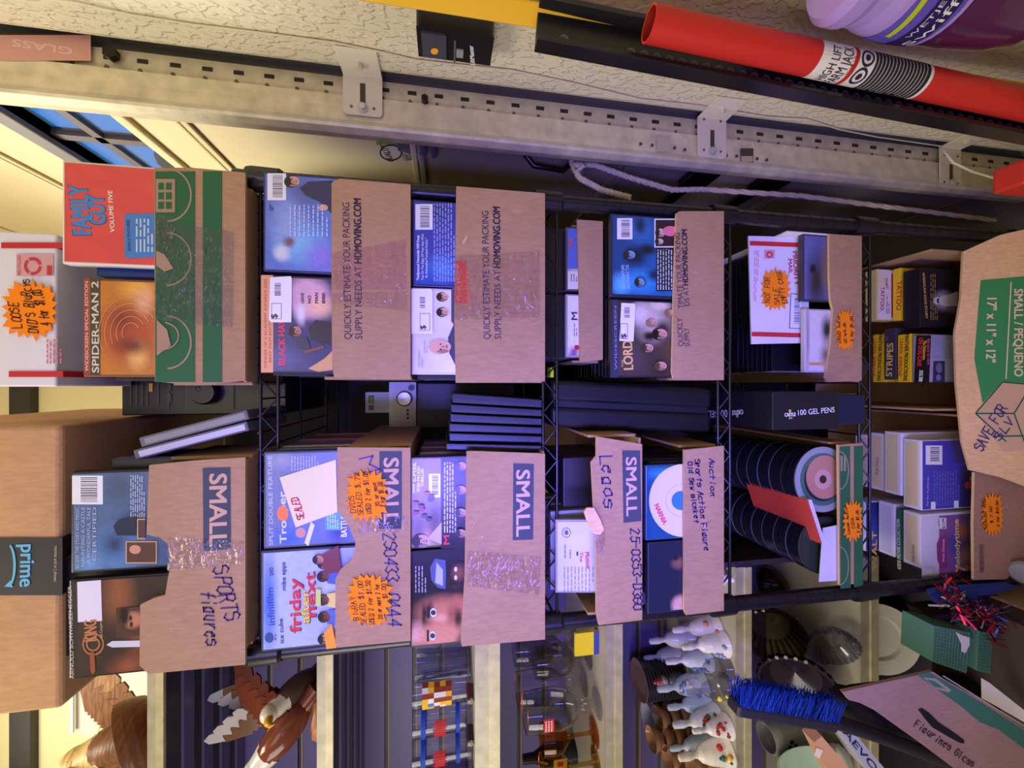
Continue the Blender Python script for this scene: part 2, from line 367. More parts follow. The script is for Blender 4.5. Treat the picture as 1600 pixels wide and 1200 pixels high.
def rope(pts, r, label, nm='rope'):
    m = MB(); path = []
    for a, b in zip(pts, pts[1:]):
        for k in range(10): path.append(a.lerp(b, k/10))
    path.append(pts[-1]); n = len(path)
    for ph in (0, 2.1, 4.2):
        tw = []
        for i, p in enumerate(path):
            t = (path[min(i+1, n-1)]-path[max(i-1, 0)]).normalized(); x = t.cross(Vector((0, 1, 0))).normalized(); y = t.cross(x)
            tw.append(p+x*(r*.55*math.cos(ph+i*1.3))+y*(r*.55*math.sin(ph+i*1.3)))
        m.tube(tw, r*.62, (205, 190, 165), 6)
    return solo(m, nm, 'paper', label, 'rope')
def apath(l): return [aty(u, v, Y) for u, v, Y in l]
rope(apath([(893, 250, .72), (905, 278, .70), (940, 297, .70), (985, 309, .70)]), .0055, 'short grey braided rope end knotted on the pull handle')
rope(apath([(896, 256, .73), (930, 258, .71), (985, 278, .71), (1050, 297, .71), (1100, 296, .71), (1250, 306, .71), (1400, 325, .71), (1560, 345, .72)]), .005, 'long grey braided rope running down the garage door')
m = MB(); m.ball(aty(902, 262, .715), (.012, .012, .012), (200, 185, 160), nu=10, nv=7); m.tube(apath([(893, 255, .72), (900, 268, .705), (912, 262, .70), (905, 252, .715), (896, 262, .72)]), .005, (205, 190, 165), 7); solo(m, 'rope_knot', 'paper', 'lumpy grey rope knot at the door handle', 'knot')
for u, lab in ((1110, 'upper dark steel lock bar across the garage door'), (1240, 'lower dark steel lock bar across the garage door')):
    z = atx(u, 262, XD-.01).z; m = MB(); m.box((XD-.012, Y0+.02, z-.014), (XD-.006, 1.3, z+.014), (52, 46, 44)); m.box((XD-.02, .74, z-.03), (XD-.006, .80, z+.03), (62, 56, 52)); solo(m, 'lock_bar', 'metal', lab, 'lock bar', bevel=.002)

# vertical track beside the door with its perforated angle and brackets
YT = .668
t = thing('garage_door_track', 'galvanized vertical garage door track bolted along the white wall', 'door track', (.43, YT, 0)); P = PY(YT)
m = MB(); m.box((.452, YT, 0), (.4895, YT+.0025, 2.6), (214, 202, 172))
for k in range(60):
    z = Z0-1.2+k*.043; m.box((.473, YT-.0008, z), (.479, YT-.0001, z+.014), (45, 40, 36)); m.tube([(.462, YT-.0012, z+.01), (.462, YT, z+.01)], .003, (105, 98, 88), 8)
m.build('perforated_angle', 'galvanized', t)
prof = [(.458, -.004), (.438, -.004), (.418, -.006), (.408, -.012), (.404, -.010), (.399, -.001), (.401, .012), (.404, .018), (.412, .016)]
m = MB()
for (x0, y0), (x1, y1) in zip(prof, prof[1:]): m.face([(x0, YT+y0, 0), (x1, YT+y1, 0), (x1, YT+y1, 2.6), (x0, YT+y0, 2.6)], (226, 214, 182), True)
for (x0, y0), (x1, y1) in zip(prof, prof[1:]): m.face([(x0, YT+y0+.002, 2.6), (x1, YT+y1+.002, 2.6), (x1, YT+y1+.002, 0), (x0, YT+y0+.002, 0)], (226, 214, 182), True)
m.build('track_channel', 'galvanized', t)
P = PY(YT-.0045); m = MB()
m.R(P, 0, 55, 142, 95, (214, 158, 148)); m.T(P, 'GLASS', (113, 75), (20, 61), 14, (232, 190, 182), True)
m.build('pink_sticker', 'print', t)
def bracket(u0, v0, u1, v1, wv, topskew):
    a, b = P.at(u0, v1), P.at(u1, v0); x0, x1 = a.x, b.x; zt, zb = Z0+P.at((u0), v1).y, Z0+P.at(u1, v1).y
    br = None; m = MB(); PB = PY(YT-.007)
    m.prism(PB, [(x0, zb-Z0+.004), (x0+.004, zb-Z0), (.489, zb-Z0), (.489, zt-Z0), (x0+.004, zt-Z0), (x0, zt-Z0-.004)], 0, .0025, (226, 216, 196))
    m.box((.4865, YT-.062, zb), (.4893, YT-.006, zt), (226, 216, 196)); br = m.build('bracket', 'painted', t, .001)
    PB = PY(YT-.0097); c = (zb+zt)/2-Z0; m = MB(); w = x1-x0
    m.prism(PB, [(x0+.013, c-.004), (x0+.013, c+.004), (x0+.05, c+.004), (x0+.05, c-.004)], 0, .0004, (70, 62, 52))
    for dx, dz in ((.012, .017), (.012, -.017), (.068, .017), (.068, -.017)): m.tube([(x0+dx, YT-.0102, Z0+c+dz), (x0+dx, YT-.0096, Z0+c+dz)], .0025, (120, 108, 92), 8)
    m.build('slot', 'painted', br)
    m = MB(); m.tube([(x0+.011, YT-.017, Z0+c), (x0+.011, YT-.0095, Z0+c)], .0052, (215, 212, 205), 6, smooth=False); m.tube([(x0+.011, YT-.0115, Z0+c), (x0+.011, YT-.0095, Z0+c)], .008, (205, 202, 195), 14); m.build('bolt', 'galvanized', br)
    m = MB(); m.tube([(.479, YT-.035, Z0+c), (.4868, YT-.035, Z0+c)], .0055, (225, 215, 195), 6, smooth=False); m.build('bolt', 'galvanized', br)
bracket(537, 85, 598, 180, 0, 0); bracket(1088, 170, 1132, 246, 0, 0); bracket(1465, 240, 1497, 295, 0, 0)
for u, v in ((178, 88), (664, 158)):
    q = aty(u, v, YT-.004); m = MB(); m.tube([q+Vector((0, -.009, 0)), q], .0095 if u < 300 else .006, (55, 50, 45), 6, smooth=False); m.build('hex_bolt', 'metal', t)
P = PY(YT-.0068)
for u, v in ((1001, 225), (1019, 227), (1054, 231), (1070, 234), (1135, 243), (1151, 244), (1183, 248), (1198, 250)): m = MB(); m.E(P, u, v, 2.6, 2.6, (80, 72, 62), 10); m.build('punched_hole', 'painted', t)
m = MB(); m.R(P, 1026, 214, 1048, 237, (196, 184, 160)); m.build('blank_cover', 'painted', t)
m = MB(); m.R(P, 1157, 232, 1177, 254, (66, 60, 54)); m.R(P, 1158, 244, 1176, 253, (196, 176, 140)); m.build('square_hole', 'painted', t)
# thin wire stapled along the wall
m = MB(); m.tube([atx(u, v, XW-.003) for u, v in ((60, -2), (110, 2), (200, 22), (300, 38), (400, 50), (520, 66), (590, 80), (650, 94), (800, 110), (900, 131), (1000, 155), (1090, 165), (1200, 183), (1260, 186), (1310, 202), (1370, 214), (1468, 228))], .0012, (215, 204, 178), 6)
m.tube([atx(1468, 228, XW-.003), aty(1490, 255, .60), aty(1520, 268, .60), aty(1560, 280, .60), aty(1590, 300, .60)], .0022, (228, 220, 200), 6)
solo(m, 'bell_wire', 'paper', 'thin white wire stapled down the textured wall to the lowest bracket', 'wire')

# wall control of the door opener
P = PX(XW-.001); PC = PX(XW-.026); a = P.at(642, 40); b = P.at(772, 108)
w = thing('wall_control', 'black push button door control on the white wall above the track', 'wall control', (XW, -(a.x+b.x)/2, Z0+b.y))
a, b = PC.at(650, 40), PC.at(766, 103); x0, x1, z0, z1 = min(a.x, b.x), max(a.x, b.x), min(a.y, b.y), max(a.y, b.y)
m = MB(); m.obox(PC, x0, x1, z0, z1, -.025, 0, (28, 26, 30)); m.build('housing', 'black_plastic', w, .006, 3)
m = MB(); zb = z0+(z1-z0)*.62; m.obox(PC, x0+.004, x1-.006, zb, z1-.006, 0, .003, (66, 68, 84)); bt = m.build('push_button', 'satin_plastic', w, .001)
PB = PX(XW-.0295); m = MB(); m.E(PB, 679, 80, 6, 5, (245, 170, 40)); m.build('indicator', 'print', bt)
PB = PX(XW-.0265); m = MB(); m.obox(PB, PB.at(716, 88).x, PB.at(716, 76).x, PB.at(724, 80).y, PB.at(713, 80).y, 0, .002, (150, 150, 150)); m.obox(PB, PB.at(708, 96).x, PB.at(708, 62).x, PB.at(712, 80).y, PB.at(709, 80).y, 0, .0015, (90, 90, 95)); m.build('small_button', 'satin_plastic', w)
m = MB(); m.T(PB, 'LiftMaster', (742, 101), (739, 71), 6, (235, 235, 240), True); m.build('printed_lettering', 'print', w)

# yellow bar, farm jack and its red handle in front of the wall
a, b = aty(560, -22, .49), aty(1250, 90, .47)
m = MB(); d = (b-a); m.tube([a-d*.3, b+d*1.0], .017, (236, 184, 20), 4, smooth=False); solo(m, 'yellow_bar', 'satin_plastic', 'yellow bar standing behind the black jack by the wall', 'bar', bevel=.002)
j = thing('farm_jack', 'black farm jack with a red pipe handle leaning at the wall', 'jack', aty(1900, 200, .44))
a, b = aty(838, 44, .475), aty(1600, 196, .455); d = (b-a).normalized(); n_ = Vector((0, -1, 0)); n_ = (n_-d*n_.dot(d)).normalized(); e = d.cross(n_).normalized()
if e.x < 0: e = -e
LJ = (b-a).length+.25
def lbox(m, o, d, e, n, l0, l1, w0, w1, h0, h1, col):
    vs = [o+d*l+e*w+n*h for h in (h0, h1) for l, w in ((l0, w0), (l1, w0), (l1, w1), (l0, w1))]
    return m.add(vs, [(0, 1, 2, 3), (7, 6, 5, 4), (0, 4, 5, 1), (1, 5, 6, 2), (2, 6, 7, 3), (3, 7, 4, 0)], col)
m = MB(); lbox(m, a, d, e, n_, 0, LJ, -.026, -.020, -.005, .016, (26, 24, 26)); lbox(m, a, d, e, n_, 0, LJ, .020, .026, -.005, .020, (34, 32, 36)); lbox(m, a, d, e, n_, 0, LJ, -.024, .024, -.003, .003, (24, 22, 25))
st = m.build('steel_standard', 'powder_coat', j, .001)
c0 = a-e*.010
for k in range(42):
    m = MB(); l = .105+k*.0172 if k else .035; r = .0058
    m.add([c0+d*(l+r*math.cos(q))+e*(r*1.1*math.sin(q))+n_*.0034 for q in [i*math.pi/6 for i in range(12)]], [tuple(range(12))], (105, 96, 84))
    m.add([c0+d*(l+r*.75*math.cos(q)-.001)+e*(r*.8*math.sin(q)-.0012)+n_*.0037 for q in [i*math.pi/6 for i in range(12)]], [tuple(range(12))], (58, 52, 48)); m.build('climbing_hole', 'powder_coat', st)
a2, b2 = aty(1014, 37, .432), aty(1600, 164, .430); d2 = (b2-a2).normalized(); r = .0185
m = MB(); q = []
m.tube([a2, a2+d2*1.3], r, (206, 46, 36), 32, caps=False); m.tube([a2+d2*1.3, a2], r*.88, (150, 30, 26), 32, caps=False)
x = d2.cross(Vector((0, 1, 0))).normalized(); y = d2.cross(x)
rv = [[a2+x*(k*math.cos(t))+y*(k*math.sin(t)) for t in [i*2*math.pi/32 for i in range(32)]] for k in (r, r*.88)]
for i in range(32): m.face([rv[0][i], rv[1][i], rv[1][(i+1) % 32], rv[0][(i+1) % 32]], (226, 70, 54))
hd = m.build('handle_pipe', 'satin_plastic', j)
# paper label wrapped round the pipe: curved strips
def wrap(m, o, d, r, l0, l1, t0, t1, col, k=14, ref=None):
    f = Vector((-.75, -.85, 0)); f = (f-d*f.dot(d)).normalized(); s_ = d.cross(f)
    for i in range(k):
        a_, b_ = [math.radians(t0+(t1-t0)*q/k) for q in (i, i+1)]
        pa, pb = [o+(f*math.cos(t)+s_*math.sin(t))*r for t in (a_, b_)]
        m.face([pa+d*l0, pa+d*l1, pb+d*l1, pb+d*l0], col, True)
LA = (aty(1290, 98, .41)-a2).dot(d2); LB = (aty(1462, 136, .41)-a2).dot(d2); LL = LB-LA
m = MB(); wrap(m, a2, d2, r+.0003, LA, LB, -95, 95, (232, 226, 212)); wrap(m, a2, d2, r+.0005, LA+LL*.46, LB-LL*.03, -88, 88, (40, 38, 40)); wrap(m, a2, d2, r+.0005, LA+LL*.28, LA+LL*.315, -88, 88, (190, 40, 34))
for k in range(15): 
    l = LA+LL*(.48+k*.032); wrap(m, a2, d2, r+.0007, l, l+LL*.009, -84+random.uniform(0, 8), 84-random.uniform(0, 25), (170, 166, 160))
lb = m.build('warning_label', 'print', hd)
f = Vector((-.75, -.85, 0)); f = (f-d2*f.dot(d2)).normalized(); s_ = d2.cross(f)
def wraptext(m, txt, l, hgt, t0, t1, col):
    vs, fs = glyphs(txt, True); x1 = max(v[0] for v in vs); out = []
    for v in vs:
        t = math.radians(t0+(t1-t0)*v[0]/x1); out.append(a2+(f*math.cos(t)+s_*math.sin(t))*(r+.0009)+d2*(l-v[1]/.72*hgt))
    m.add(out, fs, col)
m = MB(); sg = 1 if s_.x > 0 else -1
wraptext(m, 'HIGH LIFT', LA+LL*.15, LL*.075, -70*sg, 55*sg, (40, 36, 38)); wraptext(m, 'FARM JACK', LA+LL*.255, LL*.09, -75*sg, 60*sg, (40, 36, 38)); wraptext(m, '7000 LB', LA+LL*.275+.003, LL*.03, -30*sg, 30*sg, (190, 60, 50))
for t in (-35, 25):
    for k in range(16):
        q = k*math.pi/8; q2 = (k+1)*math.pi/8; pt = lambda a_, rr: (lambda th: a2+(f*math.cos(th)+s_*math.sin(th))*(r+.0009)+d2*(LA+LL*.385+rr*.0095*math.cos(a_)))(math.radians(t)+rr*.0095*math.sin(a_)/r)
        m.face([pt(q, 1), pt(q, .72), pt(q2, .72), pt(q2, 1)], (44, 42, 60))
    m.face([pt(k*math.pi/4, .4) for k in range(8)], (44, 42, 60))
m.build('printed_lettering', 'print', lb)

# purple bottle on a small wall shelf
bc = aty(1447, -24, .375); ax = (aty(1230, -60, .375)-aty(1600, -8, .375)).normalized()
bt = thing('cleaner_bottle', 'purple cleaning liquid bottle with lavender sleeve by the red pipe', 'bottle', bc-ax*.16)
def bl(z): return bc+ax*z
m = MB(); m.lathe([(.0, -.155), (.048, -.15), (.052, -.12), (.053, -.06), (.052, -.03), (.050, -.02)], bc, (84, 30, 78), ax, 32); m.build('liquid_body', 'ceramic', bt)
m = MB(); m.lathe([(.050, -.022), (.0535, -.018), (.0535, .0), (.052, .03), (.048, .055), (.044, .07), (.043, .085), (.046, .095), (.045, .112), (.038, .122), (0, .123)], bc, (176, 146, 222), ax, 32); sl = m.build('lavender_sleeve', 'satin_plastic', bt)
f = Vector((-.62, -.85, 0)); f = (f-ax*f.dot(ax)).normalized(); s_ = ax.cross(f)
def bp(th, z, dr=0):
    rr = .0536+dr if z < .0 else .0536+dr-(z/.055)**2*.0052; return bc+ax*z+(f*math.cos(th)+s_*math.sin(th))*rr
def bpatch(m, t0, t1, z0, z1, col, dr, slope=0, k=12):
    for i in range(k):
        a_, b_ = [math.radians(t0+(t1-t0)*q/k) for q in (i, i+1)]
        for q in range(4):
            za, zb = z0+(z1-z0)*q/4, z0+(z1-z0)*(q+1)/4; sa, sb = slope*(a_), slope*(b_)
            m.face([bp(a_, za+sa, dr), bp(b_, za+sb, dr), bp(b_, zb+sb, dr), bp(a_, zb+sa, dr)], col, True)
m = MB(); bpatch(m, -105, 75, -.012, .048, (98, 84, 190), .0004); bpatch(m, -105, 75, -.004, .026, (44, 30, 92), .0007, .004); bpatch(m, -72, -24, .040, .0465, (190, 200, 40), .001, .006); bpatch(m, 14, 70, .030, .034, (214, 208, 236), .001); bpatch(m, 14, 66, .037, .041, (200, 196, 230), .001)
for k in range(5): bpatch(m, 22, 60, .0055+k*.0016+.014, .0062+k*.0016+.014, (190, 186, 220), .001)
g = m.build('printed_label', 'print', sl)
def btext(m, txt, z, h, t0, t1, col, dr=.0013):
    vs, fs = glyphs(txt, True); x1 = max(v[0] for v in vs)
    m.add([bp(math.radians(t0+(t1-t0)*v[0]/x1), z+v[1]/.72*h+.004*math.radians(t0+(t1-t0)*v[0]/x1), dr) for v in vs], fs, col)
sg = 1 if s_.y < 0 or True else -1
m = MB(); btext(m, 'Swiffer', .0, .0115, -82, 8, (236, 240, 240)); btext(m, 'WETJET', .0165, .006, -66, -14, (225, 220, 240)); m.build('printed_lettering', 'print', g)
q = bc-ax*.16
m = MB(); m.box((.34, .28, q.z-.05), (XW-.001, .385, q.z-.035), (200, 190, 170)); solo(m, 'ledge_shelf', 'painted', 'narrow shelf board on the wall below the purple bottle', 'shelf', bevel=.002)

# ================================================================ black wire shelving unit
ZS = [Z0+.262, Z0-.150, Z0-.459, Z0-.748, Z0-1.115]
XL_, XR_, YF, YB = -.393, .302, .615, .93
un = thing('wire_shelving_unit', 'black five tier wire shelving unit full of cardboard boxes', 'shelving unit', ((XL_+XR_)/2, (YF+YB)/2, 0))
for x in (XL_+.012, XR_-.012):
    for y in (YF, YB):
        m = MB(); m.tube([(x, y, 0), (x, y, ZS[0]+.028)], .0122, (24, 23, 30), 14)
        for k in range(58): m.tube([(x, y, .03+k*.0254), (x, y, .0312+k*.0254)], .0126, (12, 12, 16), 14)
        m.ball((x, y, ZS[0]+.028), (.0125, .0125, .006), (30, 28, 36)); po = m.build('post', 'powder_coat', un)
        for z in ZS:
            m = MB(); m.lathe([(.0135, -.034), (.0165, -.030), (.0175, .006), (.0165, .012), (.0125, .012)], (x, y, z), (22, 21, 27), n=18); m.build('collar', 'powder_coat', po)
for z in ZS:
    m = MB(); col = (15, 15, 18)
    for y in (YF, YB):
        for dz in (-.003, -.026): m.tube([(XL_+.012, y, z+dz), (XR_-.012, y, z+dz)], .0026, col, 8)
        n = 26; pts = [(XL_+.012+(XR_-XL_-.024)*k/n, y, z-.003 if k % 2 else z-.026) for k in range(n+1)]; m.tube(pts, .0018, col, 6)
    for x in (XL_+.012, XR_-.012):
        for dz in (-.003, -.026): m.tube([(x, YF, z+dz), (x, YB, z+dz)], .0026, col, 8)
    for k in range(1, 28):
        x = XL_+.012+(XR_-XL_-.024)*k/28; m.tube([(x, YF, z), (x, YB, z)], .0015, col, 6)
    m.tube([(XL_+.012, (YF+YB)/2, z-.003), (XR_-.012, (YF+YB)/2, z-.003)], .002, col, 6)
    m.build('wire_shelf', 'powder_coat', un)
m = MB(); m.box((-.40, 1.0, 0), (.36, 1.30, Z0+.50), (30, 27, 34)); backing = solo(m, 'shade_backdrop', 'satin_plastic', 'added black cabinet behind the wire shelving', 'backdrop', bevel=.004)  # added dark panel, stands in for the shade behind the shelves

# ================================================================ cardboard boxes
KRAFT = (174, 138, 106); KRAFT2 = (205, 168, 130); NAVY = (68, 72, 86)
CORR = .0042
def card_box(label, Y, poly, depth, zb, uside, name='cardboard_box', prints=None, taped=None, col=KRAFT, group=None, back=None, cat='cardboard box', span=None):
    """an open box: front wall outlined by poly (pixels measured on the plane y = Y), side, back and bottom walls behind it"""
    P = PY(Y); pts = [P.at(*p) for p in poly]; pts = [(p.x, zb-Z0 if p.y < zb-Z0+.030 else p.y) for p in pts]
    if Y > .60: pts = [(min(max(p[0], -.362), .2715), p[1]) for p in pts]
    x0, x1 = min(p[0] for p in pts), max(p[0] for p in pts)
    r = thing(name, label, cat, ((x0+x1)/2, Y+depth/2, zb), group)
    m = MB(); m.prism(P, pts, -CORR, 0, col, KRAFT2); m.build('front_wall', 'cardboard', r)
    zs = Z0+P.at(uside, 600).y; zbk = zs if back is None else zb+back
    m = MB(); f0, f1 = x0, x1; x0, x1 = span or (max(x0, -.3605), min(x1, .2705)); ys = Y+CORR+(.016 if (x0 > f0 or x1 < f1) else 0)
    for xa in (x0, x1-CORR): m.box((xa, ys, zb), (xa+CORR, Y+depth, zs), col)
    m.box((x0+CORR, Y+depth-CORR, zb), (x1-CORR, Y+depth, zbk), col); m.box((x0+CORR, Y+CORR, zb), (x1-CORR, Y+depth-CORR, zb+CORR), col)
    m.build('box_shell', 'cardboard', r, .0006)
    if prints:
        m = MB(); m.h = .0003; prints(m, PY(Y)); m.build('printed_lettering', 'print', r)
    if taped:
        m = MB(); m.h = .0006; taped(m, PY(Y)); m.build('packing_tape', 'clear_tape', r)
    return r, x0, x1
def tape(m, P, pts, n=5): m.P(P, pts, (246, 240, 246))

def star_sign(label, u, v, ru, rv, P, lines, rot=0, n=20, name='price_sign'):
    """a ragged orange starburst with marker writing"""
    q = []; rnd = random.Random(int(u*7+v))
    for k in range(2*n):
        a = math.pi*k/n; s = rnd.uniform(.92, 1.06) if k % 2 == 0 else rnd.uniform(.74, .80); sq = 1/max(abs(math.cos(a))**1.0, abs(math.sin(a)))**.45
        q.append(P.at(u+ru*s*sq*.92*math.cos(a+rot), v+rv*s*sq*.92*math.sin(a+rot)))
    c = sum((P.w(*p) for p in q), Vector())/len(q)
    r = thing(name, label, 'sign', c); m = MB(); m.prism(P, [(p.x, p.y) for p in q], .0007, .0012, (255, 140, 22)); m.build('card', 'paper', r)
    m = MB(); m.h = .0014
    for t, pa, pb, h in lines: m.H(P, t, pa, pb, h, (40, 26, 40), max(.9, h*.105))
    m.build('handwriting', 'print', r); return r

def case(label, name, ut, vl, vr, Y, zb, T, art, body=(24, 23, 30), group=None, inset=.003, cat='dvd case', border=0, kind='sleeve', usidecol=None):
    """an upright disc case facing the shelf front, its cover printed on a sheet"""
    P = PY(Y); a, b = P.at(ut, vl), P.at(ut, vr); x0, x1, z1 = min(a.x, b.x), max(a.x, b.x), Z0+a.y
    r = thing(name, label, cat, ((x0+x1)/2, Y+T/2, zb), group)
    m = MB(); m.box((x0, Y, zb), (x1, Y+T, z1), body); m.build('case', 'black_plastic', r, .0015)
    m = MB(); Q = PY(Y-.0003); art(m, Q, (x0+inset+border, zb-Z0+inset, x1-inset, z1-Z0-inset)); m.build('cover_sheet', kind, r)
    return r, x0, x1, z1
def row(label, group, name, n, x0, x1, y, zb, z1, cols, pitch=.0148, T=.0138, jit=.004, cat='dvd case', sheet=.82):
    """cases filed one behind another"""
    protos = []
    for i in range(n):
        k = i % len(cols)
        if i < len(cols):
            m = MB(); r = thing(name, label, cat, ((x0+x1)/2, y+T/2, zb), group); m.box((x0, y, zb), (x1, y+T, z1), (24, 23, 30)); m.build('case', 'black_plastic', r, .001)
            m = MB(); s_ = T*(1-sheet)/2; m.box((x0-.0003, y+s_, zb+.003), (x1+.0003, y+T-s_, z1-.003), cols[k]); m.build('spine_sheet', 'sleeve', r); protos.append(r)
            r.location = ((x0+x1)/2+random.uniform(-.001, .001), y+pitch*i+T/2, zb)
        else: dup(protos[k], ((x0+x1)/2+random.uniform(-.001, .001), y+pitch*i+T/2, zb+random.choice((0, 0, .002))), label, group)
YBX, YDV = .582, .5875
INK = (62, 46, 74); WHITE = (238, 238, 244); PAPER = (228, 224, 236)
GREEN = (48, 102, 66); RED = (200, 46, 52)
def clampx(x0, x1): return max(x0, -.356), min(x1, .265)
# ---------------------------------------------------------------- top shelf, right
zb = ZS[0]+.002
def pr(m, P):
    for u0, u1 in ((243, 305), (317, 347)): m.R(P, u0, 268, u1, 597, GREEN)
    for v in (305, 405, 535):
        m.ring(P, 262, v, 38, 42, 2.5, (172, 138, 116), -90, 90)
    m.P(P, [(244, 280), (274, 280), (274, 332), (244, 332)], (172, 138, 116)); 
    for k in range(3):
        for q in range(2): m.R(P, 248+q*12, 286+k*15, 257+q*12, 297+k*15, GREEN)
    m.P(P, [(245, 392), (258, 398), (272, 420), (258, 425), (245, 415)], (172, 138, 116)); m.P(P, [(246, 500), (262, 515), (268, 540), (246, 556)], (172, 138, 116)); m.ring(P, 255, 525, 26, 22, 2, (172, 138, 116), -80, 80)
def tp(m, P): m.P(P, [(243, 345), (366, 362), (364, 512), (243, 500)], (236, 236, 250)); m.P(P, [(247, 335), (270, 340), (272, 395), (246, 390)], (240, 240, 250))
g, x0, x1 = card_box('open green printed cardboard box under red and brown disc covers on top shelf', YBX, [(241, 262), (300, 262), (362, 268), (369, 595), (300, 602), (242, 596)], .125, zb, 255, prints=pr, taped=tp)
def art(m, P, q):
    m.ART(P, q, (222, 78, 78), [(235, 300, 14, 8, (226, 120, 90), .8)], 10, 10)
    for c, w in (((30, 78, 150), True), ((62, 138, 214), False)):
        d = 1.2 if w else 0
        m.T(P, 'FAMILY', (143+d, 366+d), (136+d, 291-d), 25+2*d, c, True); m.T(P, 'GUY', (166+d, 350+d), (162+d, 306-d), 22+2*d, c, True)
    m.T(P, 'VOLUME FIVE', (180, 363), (176, 298), 6.5, (240, 226, 220), True)
    m.P(P, [(198, 334), (246, 334), (246, 402), (200, 404), (195, 400), (195, 338)], (66, 128, 200)); m.T(P, 'BONUS FEATURES', (205, 392), (203, 344), 4, (30, 50, 90), True); m.LN(P, 212, 394, 242, 342, 5, (200, 214, 232), .4, 3)
case('thick red boxed set with blue lettering in the green box', 'disc_set', 97, 412, 250, YDV, zb+.005, .012, art, (226, 216, 214))
x = aty(180, 412, YDV).x
def art(m, P, q):
    m.ART(P, q, ((150, 66, 34), (206, 130, 50)), [(215, 450, 30, 26, (236, 170, 70), .7), (200, 520, 50, 52, (176, 72, 38), .5), (190, 500, 20, 20, (130, 50, 30), .8), (225, 470, 16, 24, (226, 168, 130), .6), (215, 555, 18, 26, (228, 172, 96), .6), (205, 540, 30, 16, (120, 46, 30), .7)])
    m.R(P, 131, 434, 140, 586, (150, 66, 60)); m.T(P, 'WIDESCREEN SPECIAL EDITION', (138.5, 580), (138, 440), 4.6, (236, 190, 170), True)
    m.R(P, 141, 434, 157, 586, (84, 66, 46)); m.T(P, 'SPIDER-MAN 2', (155, 582), (154, 440), 9.5, (214, 212, 206), True)
    for k in range(5): m.ring(P, 205, 520, 14+k*9, 16+k*10, .8, (222, 170, 130), 150, 330)
case('gold and brown disc case with grey block title in the green box', 'dvd_case', 130, 589, 434, YDV, zb+.005, .0095, art, (120, 70, 40))
m = MB(); a = aty(130, 432, .615); m.box((a.x, .608, zb+.005), (a.x+.016, .63, Z0+.455), (40, 76, 150)); solo(m, 'disc_set', 'sleeve', 'blue spined disc set squeezed behind the red boxed set', 'disc set', bevel=.001)
row('disc case filed behind the covers in the green box on the top shelf', 'discs filed in the green box', 'dvd_case', 4, x0+.006, x0+.138, .632, zb+.005, zb+.186, [(150, 90, 60), (70, 90, 140), (60, 60, 70)], .02)
# white mailing box lying across the cases
zt = Z0+.487; wb = thing('mailing_box', 'white mailing box with red stripes on top of the red boxed set', 'box', (.05, .75, zt))
a, b = aty(98, 604, .592), aty(98, 366, .592); x0, x1 = a.x, b.x
m = MB(); m.box((x0, .592, zt), (x1, .715, zt+.085), (226, 222, 240)); bx = m.build('carton', 'paper', wb, .002)
P = PY(.5915); m = MB()
m.R(P, 2, 379, 99, 388, RED); m.R(P, 14, 580, 99, 589, RED); m.R(P, 26, 397, 84, 431, (214, 160, 170))
for k in range(3): m.ring(P, 52, 416, 14, 14, 5, (196, 60, 70), k*120, k*120+108, 8)
m.T(P, 'RECYCLED', (33, 430), (33, 399), 4, (196, 60, 70)); m.build('recycling_mark', 'print', wb); m = MB(); m.h = .0006; m.R(P, 74, 415, 82, 430, (196, 60, 70)); m.build('red_square', 'print', wb); m = MB(); m.LN(P, 72, 568, 98, 530, 5, (206, 120, 136), .4, 4)
m.build('printed_lettering', 'print', wb); m = MB()
m.box((aty(98, 388, .592).x, .593, zt-.0006), (aty(98, 379, .592).x, .714, zt-.0001), RED); m.build('red_stripe', 'print', wb); m = MB(); m.box((aty(98, 589, .592).x, .593, zt-.0006), (aty(98, 580, .592).x, .714, zt-.0001), RED)
m.build('red_stripe', 'print', wb)
star_sign('orange starburst price sign reading loose discs on the white mailing box', 48, 484, 49, 52, PY(.5905), [('LOOSE', (37, 512), (30, 472), 13), ("DVD'S BluRays", (62, 520), (47, 436), 13), ('4 for $1.00', (82, 508), (66, 452), 13)], .1)
# hi-fi receiver
av = thing('stereo_receiver', 'black stereo receiver with round knob on the top shelf behind the boxes', 'receiver', (-.03, .80, zb)); Yr = .72; P = PY(Yr-.0005)
a, b = aty(190, 660, Yr), aty(378, 588, Yr); m = MB(); m.box((-.05, Yr, zb), (.26, .925, Z0+a.z-Z0), (24, 23, 28)); m.build('chassis', 'black_plastic', av, .002)
m = MB()
for u, v0, v1 in ((203, 590, 634), (212, 590, 634), (221, 590, 634), (229, 590, 634), (246, 590, 634), (262, 600, 640), (290, 590, 640)): m.R(P, u, v0, u+3, v1, (62, 60, 70))
m.R(P, 233, 599, 239, 612, (236, 186, 60)); m.R(P, 262, 598, 268, 610, (60, 60, 70)); m.R(P, 262, 615, 268, 628, (60, 60, 70)); m.R(P, 292, 590, 366, 640, (40, 39, 46)); m.build('front_panel', 'black_plastic', av)
q = aty(326, 613, Yr); m = MB(); m.lathe([(.0195, 0), (.0195, .014), (.017, .018), (0, .018)], q, (30, 29, 34), (0, -1, 0), 28); m.ball(q+Vector((.006, -.0182, .006)), (.004, .001, .004), (70, 68, 74)); m.build('volume_knob', 'black_plastic', av)

